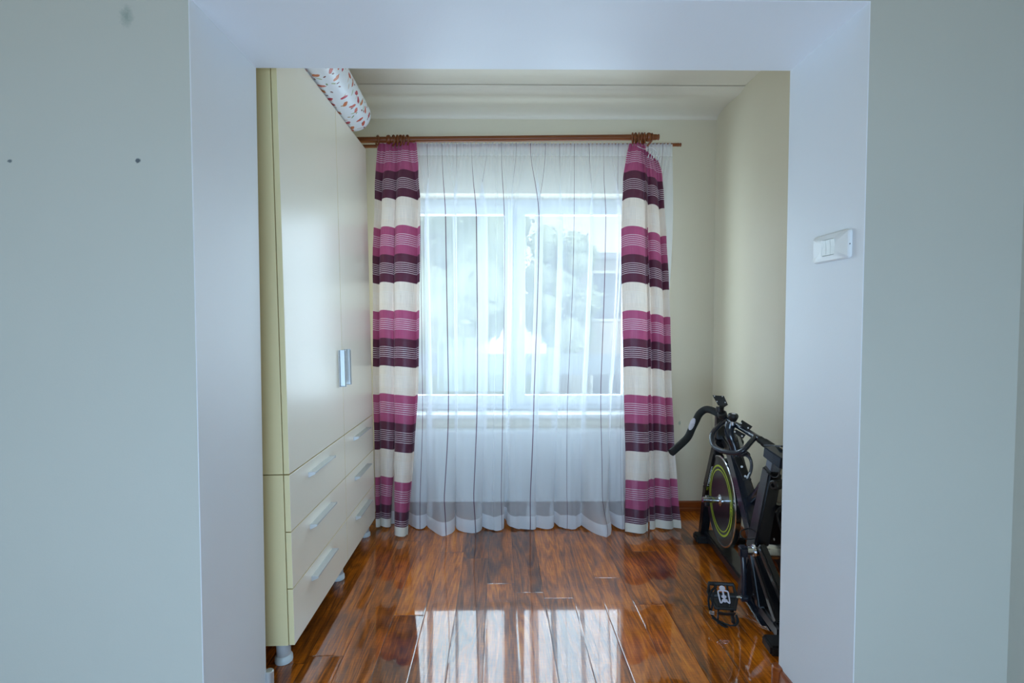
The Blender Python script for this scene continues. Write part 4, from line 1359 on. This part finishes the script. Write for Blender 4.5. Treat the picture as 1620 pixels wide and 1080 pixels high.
gr = obj('grip', bm, M_foam, hbo)
# silver pulse pad: two half ovals on the grip
for (a, b_) in ((0, 1), (1, 2)):
    ends = [pt(1098, 662, 2.60), pt(1094.5, 671.5, 2.59), pt(1089.5, 683, 2.57)]
    p0, p1_ = ends[a], ends[b_]
    bm = BM()
    dd = (p1_ - p0); ctr = (p0 + p1_) / 2
    axis = dd.normalized(); tow = (Vector((0, 0, CAM_H)) - ctr).normalized(); tow = (tow - axis * tow.dot(axis)).normalized(); sx_ = axis.cross(tow)
    Lh = dd.length * 0.44
    vs = []
    n1_, n2_ = 10, 8
    for i in range(n1_ + 1):
        f = i / n1_
        wv = math.sqrt(max(0.0, 1 - (f if a == 1 else 1 - f) ** 2)) * 0.95 + 0.03
        row = []
        for k in range(n2_ + 1):
            an = (k / n2_ - 0.5) * 1.35 * wv
            row.append(bm.verts.new(ctr + axis * (f * 2 - 1) * Lh + (tow * math.cos(an) + sx_ * math.sin(an)) * 0.0198))
        vs.append(row)
    for r0_, r1_ in zip(vs, vs[1:]):
        for k in range(n2_): bm.faces.new((r0_[k], r0_[k + 1], r1_[k + 1], r1_[k]))
    base_vs = list(bm.verts)
    geom = bmesh.ops.extrude_face_region(bm, geom=list(bm.faces))
    for v_ in [g for g in geom['geom'] if isinstance(g, bmesh.types.BMVert)]: v_.co -= tow * 0.003
    obj('pulse_sensor', bm, M_silverm, gr)
bm = BM()
gp = crom([pt(1202, 695, 2.225), pt(1214, 703, 2.18), pt(1226, 711, 2.13), pt(1240, 721, 2.08), pt(1250, 729, 2.04), pt(1256, 740, 2.02)], 6)
sweep(bm, gp, [0.0165 if k < 4 else 0.0195 for k in range(len(gp))], 16)
obj('grip', bm, M_foam, hbo)
# seat slider plates above the post
bm = BM()
tapered_box(bm, pt(1216, 713, 2.03), pt(1244, 733, 1.93), 0.05, 0.05, 0.045, 0.05, SD, bev=0.004)
tapered_box(bm, pt(1217, 704, 2.10), pt(1245, 706, 1.99), 0.05, 0.05, 0.006, 0.006, SD, bev=0.001)
ss = obj('seat_slider', bm, M_navy, bk)
# adjusting knob on the stem
bm = BM()
kb = pt(1159, 672, 2.36)
kd_ = (UP * 0.93 + AX * 0.1).normalized()
lathe(bm, kb, kd_, [(0.010, 0), (0.010, 0.018)], 16)
obj('knob_stem', bm, M_chrome, bk)
bm = BM()
lathe(bm, kb + kd_ * 0.016, kd_, [(0.008, 0), (0.016, 0.006), (0.023, 0.022), (0.024, 0.030), (0.020, 0.038), (0.012, 0.040), (0, 0.040)], 20)
kn = obj('tension_knob', bm, M_blackm, bk)
bm = BM(); lathe(bm, kb + kd_ * 0.0555 + AX * 0.006, kd_, [(0.009, 0), (0.009, 0.001), (0, 0.0015)], 20); obj('knob_cap', bm, M_silverm, kn)
# square bracket plate for a display at the far end of the bar
bm = BM()
c = [pt(1127, 625, 2.50), pt(1145, 626, 2.47), pt(1151.5, 640, 2.45), pt(1146, 643.5, 2.45), pt(1136, 641, 2.47)]
nrm = (c[1] - c[0]).cross(c[2] - c[0]).normalized()
a = [bm.verts.new(p) for p in c]; b_ = [bm.verts.new(p + nrm * 0.004) for p in c]
bm.faces.new(a); bm.faces.new(b_)
for i in range(5): bm.faces.new((a[i], a[(i + 1) % 5], b_[(i + 1) % 5], b_[i]))
dpl = obj('display_bracket', bm, M_blackm, bk, smooth=False)
toc = nrm if nrm.dot(Vector((0, 0, CAM_H)) - c[0]) > 0 else -nrm
for px, py in ((1130.5, 626.5), (1143, 627), (1134.5, 635), (1147.5, 636.5)):
    d = ray(px, py); tt = (c[0] - Vector((0, 0, CAM_H))).dot(nrm) / d.dot(nrm)
    p = Vector((0, 0, CAM_H)) + d * tt + toc * 0.004
    bm = BM(); lathe(bm, p - toc * .001, toc, [(0.0028, 0), (0.0028, 0.002), (0, 0.0025)], 10); obj('screw', bm, M_whited, dpl)
bm = BM()
sweep(bm, crom([pt(1142, 642, 2.47), pt(1141, 648, 2.49), pt(1143, 654, 2.50)], 4), 0.012, 12)
lathe(bm, pt(1137, 647, 2.49), UP, [(0.012, -0.012), (0.014, 0), (0.012, 0.012)], 14)
cyl(bm, pt(1142, 652, 2.49), pt(1144, 660, 2.50), 0.022, seg=16, bev=0.004)
obj('bracket_clamp', bm, M_blackm, bk)
# tablet clip: two flat tabs either side of the bar
for corners, yy in (([(1173.5, 664.5), (1189.5, 674.5), (1184, 681), (1170, 671)], 2.33), ([(1163.5, 679), (1179, 687.5), (1175, 693.5), (1160, 684)], 2.31)):
    P_ = [pt(x, y, yy - 0.05 * (x - 1176) / 15) for x, y in corners]
    nn = (P_[1] - P_[0]).cross(P_[2] - P_[0]).normalized()
    bm = BM()
    a = [bm.verts.new(p) for p in P_]; b_ = [bm.verts.new(p + nn * 0.004) for p in P_]
    bm.faces.new(a); bm.faces.new(b_)
    for i in range(4): bm.faces.new((a[i], a[(i + 1) % 4], b_[(i + 1) % 4], b_[i]))
    tc_ = obj('tablet_clip', bm, M_blackm, bk, smooth=False)
    toc = nn if nn.dot(Vector((0, 0, CAM_H)) - P_[0]) > 0 else -nn
    for (a0, b0) in ((0, 3), (1, 2)):
        p = (P_[a0] + P_[b0]) / 2; cc = sum(P_, Vector()) / 4; p = p + (cc - p) * 0.25 + toc * 0.0045
        bm = BM(); lathe(bm, p - toc * .001, toc, [(0.004, 0), (0.004, 0.002), (0, 0.0025)], 10); obj('screw', bm, M_whited, tc_)
# bottle cage: clear curved bracket on the down tube
bm = BM()
tapered_box(bm, pt(1166, 722, 2.30), pt(1181, 757, 2.22), 0.03, 0.03, 0.012, 0.012, SD, bev=0.003)
cage = obj('bottle_cage', bm, M_blackm, bk)
bm = BM()
sweep(bm, crom([pt(1168, 720, 2.28), pt(1178, 718, 2.25), pt(1186, 724, 2.22), pt(1189, 735, 2.20), pt(1187, 747, 2.20), pt(1182, 757, 2.20)], 6), 0.0045, 8, ry=0.010)
obj('cage_loop', bm, M_navy, cage)
bm = BM(); tapered_box(bm, pt(1178, 719, 2.25), pt(1184, 716, 2.24), 0.03, 0.03, 0.016, 0.016, SD, bev=0.002); obj('cage_lip', bm, M_blackm, cage); bm = BM(); tapered_box(bm, pt(1176, 758, 2.22), pt(1187, 758, 2.20), 0.03, 0.03, 0.012, 0.012, SD, bev=0.002)
obj('cage_lip', bm, M_blackm, cage)
for px, py in ((1173.5, 738), (1179, 753)):
    bm = BM(); lathe(bm, pt(px, py, 2.215), (Vector((0, 0, CAM_H)) - pt(px, py, 2.2)).normalized(), [(0.005, 0), (0.005, 0.002), (0, 0.003)], 12); obj('screw', bm, M_whited, cage)
# cables
bm = BM(); sweep(bm, crom([pt(1164, 686, 2.30), pt(1166, 692, 2.28), pt(1168, 700, 2.28), pt(1167, 706, 2.28)], 5), 0.0022, 6); sweep(bm, [pt(1167, 699, 2.28), pt(1168, 706, 2.28)], 0.0055, 8)
obj('brake_cable', bm, M_blackm, bk)
bm = BM(); sweep(bm, crom([pt(1196, 842, 2.08), pt(1187, 836, 2.05), pt(1175, 838, 2.02), pt(1171, 845, 2.0), pt(1176, 851, 2.0), pt(1186, 853, 2.04), pt(1193, 852, 2.08)], 6), 0.0022, 6)
obj('sensor_cable', bm, M_blackm, bk)
bm = BM(); sweep(bm, crom([pt(1213, 746, 2.0), pt(1222, 754, 1.98), pt(1230, 754, 1.96), pt(1234, 744, 1.95), pt(1235, 730, 1.95)], 6), 0.0025, 6)
obj('seat_cable', bm, M_blackm, bk)
# bottom bracket, cranks and pedals
bm = BM()
bbc = pt(1197, 871, 2.08)
lathe(bm, bbc, SD, [(0.030, -0.10), (0.030, -0.02), (0.020, -0.015), (0.026, 0.0), (0.028, 0.010), (0.024, 0.018), (0.017, 0.020), (0.017, 0.040)], 26)
obj('bottom_bracket', bm, M_chrome, bk)
bm = BM()
cA = bbc + SD * 0.055
cB = pt(1177, 945, cA.y - 0.01)
tapered_box(bm, cA + UP * 0.018, cA - UP * 0.03, 0.035, 0.028, 0.042, 0.03, SD, bev=0.006)
pts_ = crom([cA - UP * 0.02, cA.lerp(cB, 0.4) + AX * 0.004, cB], 6)
sweep(bm, pts_, 0.0115, 12, ry=0.010)
lathe(bm, cB - SD * 0.012, SD, [(0.016, 0), (0.017, 0.004), (0.017, 0.022), (0.012, 0.026)], 18)
cr1 = obj('crank', bm, M_navy, bk)
bm = BM(); cyl(bm, cB + SD * 0.01, cB + SD * 0.035, 0.007, seg=12); obj('pedal_axle', bm, M_chrome, cr1)
bm = BM()
cA2 = bbc - SD * 0.13
tapered_box(bm, cA2, cA2 + UP * 0.165 + AX * 0.05, 0.025, 0.02, 0.03, 0.024, SD, bev=0.005)
obj('crank', bm, M_navy, bk)

# near pedal (cage one side, cleat plate on the other) with dangling toe cage and strap
def pedal(px0, py0, yy):
    c = cB + SD * 0.085
    W_ = 0.052; Lp = 0.050
    # pedal axes: S lateral, A along the bike, tilted toward the camera
    S = SD.copy(); T = (AX * 0.70 - UP * 0.72).normalized(); Nn = S.cross(T)
    if Nn.dot(Vector((0, 0, CAM_H)) - c) < 0: Nn = -Nn
    def P3(a, b_, d=0): return c + S * a + T * b_ + Nn * d
    out = [(-W_, -Lp), (W_ * 0.92, -Lp), (W_ * 1.08, -Lp * 0.3), (W_ * 0.75, Lp * 0.9), (-W_ * 0.72, Lp * 0.9), (-W_ * 1.05, 0.0)]
    bm = BM()
    sweep(bm, [P3(a, b_) for a, b_ in out], 0.006, 8, closed=True, ry=0.009)
    sweep(bm, [P3(-W_, -0.004), P3(W_, -0.004)], 0.012, 10)
    sweep(bm, [P3(-W_ * 0.5, -Lp), P3(-W_ * 0.35, Lp * 0.9)], 0.005, 8); sweep(bm, [P3(W_ * 0.5, -Lp), P3(W_ * 0.35, Lp * 0.9)], 0.005, 8)
    fs = prism(bm, [(-W_ * 0.95, -0.012), (W_ * .98, -0.012), (W_ * 0.7, Lp * 0.85), (-W_ * 0.68, Lp * 0.85)], c - Nn * 0.006, S, T, Nn * 0.008)
    pd = obj('pedal', bm, M_blackm, bk)
    bm = BM()
    def ov(cx_, cy_, rx_, ry_, d0, th=0.003, n=16):
        prism(bm, [(cx_ + math.cos(2 * PI * i / n) * rx_, cy_ + math.sin(2 * PI * i / n) * ry_) for i in range(n)], c + Nn * d0, S, T, Nn * th)
    ov(0, -0.030, 0.012, 0.010, 0.010)
    sweep(bm, [P3(a, b_, 0.013) for a, b_ in crom2([(-0.017, -0.018), (0.017, -0.018), (0.020, 0.0), (0.018, 0.028), (0.008, 0.022), (-0.008, 0.022), (-0.018, 0.028), (-0.020, 0.0)])], 0.0032, 8, closed=True)
    ov(0, 0.004, 0.010, 0.007, 0.010); ov(0, 0.018, 0.012, 0.005, 0.011)
    sweep(bm, [P3(0, -0.02, 0.012), P3(0, 0.026, 0.012)], 0.004, 8)
    obj('cleat', bm, M_silverm, pd)
    # toe cage hanging below
    bm = BM()
    for sgn in (-1, 1):
        sweep(bm, crom([P3(sgn * 0.026, Lp * 0.8, -0.004), P3(sgn * 0.030, Lp + 0.03, -0.03), P3(sgn * 0.034, Lp + 0.065, -0.045)], 6), 0.0035, 10, ry=0.011)
    sweep(bm, crom([P3(-0.034, Lp + 0.012, -0.008), P3(0, Lp + 0.016, -0.006), P3(0.034, Lp + 0.012, -0.008)], 6), 0.004, 10, ry=0.018, up=Nn)
    obj('toe_cage', bm, M_blackm, pd)
    bm = BM()
    st = [(1134, 927), (1126, 934), (1121, 945), (1121.5, 957), (1124, 967), (1127, 974), (1138, 985), (1152, 993), (1170, 1000)]
    zz = [c.y + v for v in (0, -.01, -.02, -.03, -.04, -.05, -.06, -.07, -.08)]
    sweep(bm, crom([pt(a, b_, y_) for (a, b_), y_ in zip(st, zz)], 6), 0.0018, 8, ry=0.0065)
    st = [(1133, 931), (1128, 942), (1127, 955), (1125, 968)]
    sweep(bm, crom([pt(a, b_, c.y - .02 - .008 * i) for i, (a, b_) in enumerate(st)], 6), 0.0018, 8, ry=0.006)
    sweep(bm, crom([pt(1127, 976, c.y - .05), pt(1140, 984, c.y - .05), pt(1158, 990, c.y - .06), pt(1167, 983, c.y - .06), pt(1164, 972, c.y - .05)], 6), 0.0018, 8, ry=0.0055)
    sp2 = obj('strap', bm, M_strap, pd)
    bm = BM()
    bp = pt(1126, 968, c.y - 0.055)
    for k in (-1, 0, 1): sweep(bm, [bp + Vector((-0.008, 0, 0.006 * k)), bp + Vector((0.009, -0.004, 0.006 * k - 0.003))], 0.0016, 6)
    sweep(bm, [bp + Vector((-0.008, 0, -0.007)), bp + Vector((-0.008, 0, 0.007))], 0.0016, 6); sweep(bm, [bp + Vector((0.009, -0.004, -0.010)), bp + Vector((0.009, -0.004, 0.004))], 0.0016, 6)
    obj('buckle', bm, M_chrome, sp2)
def crom2(pp): return [(v.x, v.y) for v in crom([(a, b_, 0) for a, b_ in pp], 4, closed=True)]
pedal(1148, 950, 2.1)
# far pedal strap peeping out beside the jamb
bm = BM()
c = pt(1234, 838, 2.02)
sweep(bm, crom([pt(1229, 812, 2.02), pt(1233, 806, 2.02), pt(1240, 802, 2.02), pt(1246, 806, 2.02)], 5), 0.004, 8, ry=0.010)
sweep(bm, crom([pt(1229, 811, 2.02), pt(1231, 822, 2.01), pt(1235, 836, 2.0), pt(1240, 850, 2.0)], 5), 0.003, 8, ry=0.009)
obj('strap', bm, M_strap, bk)
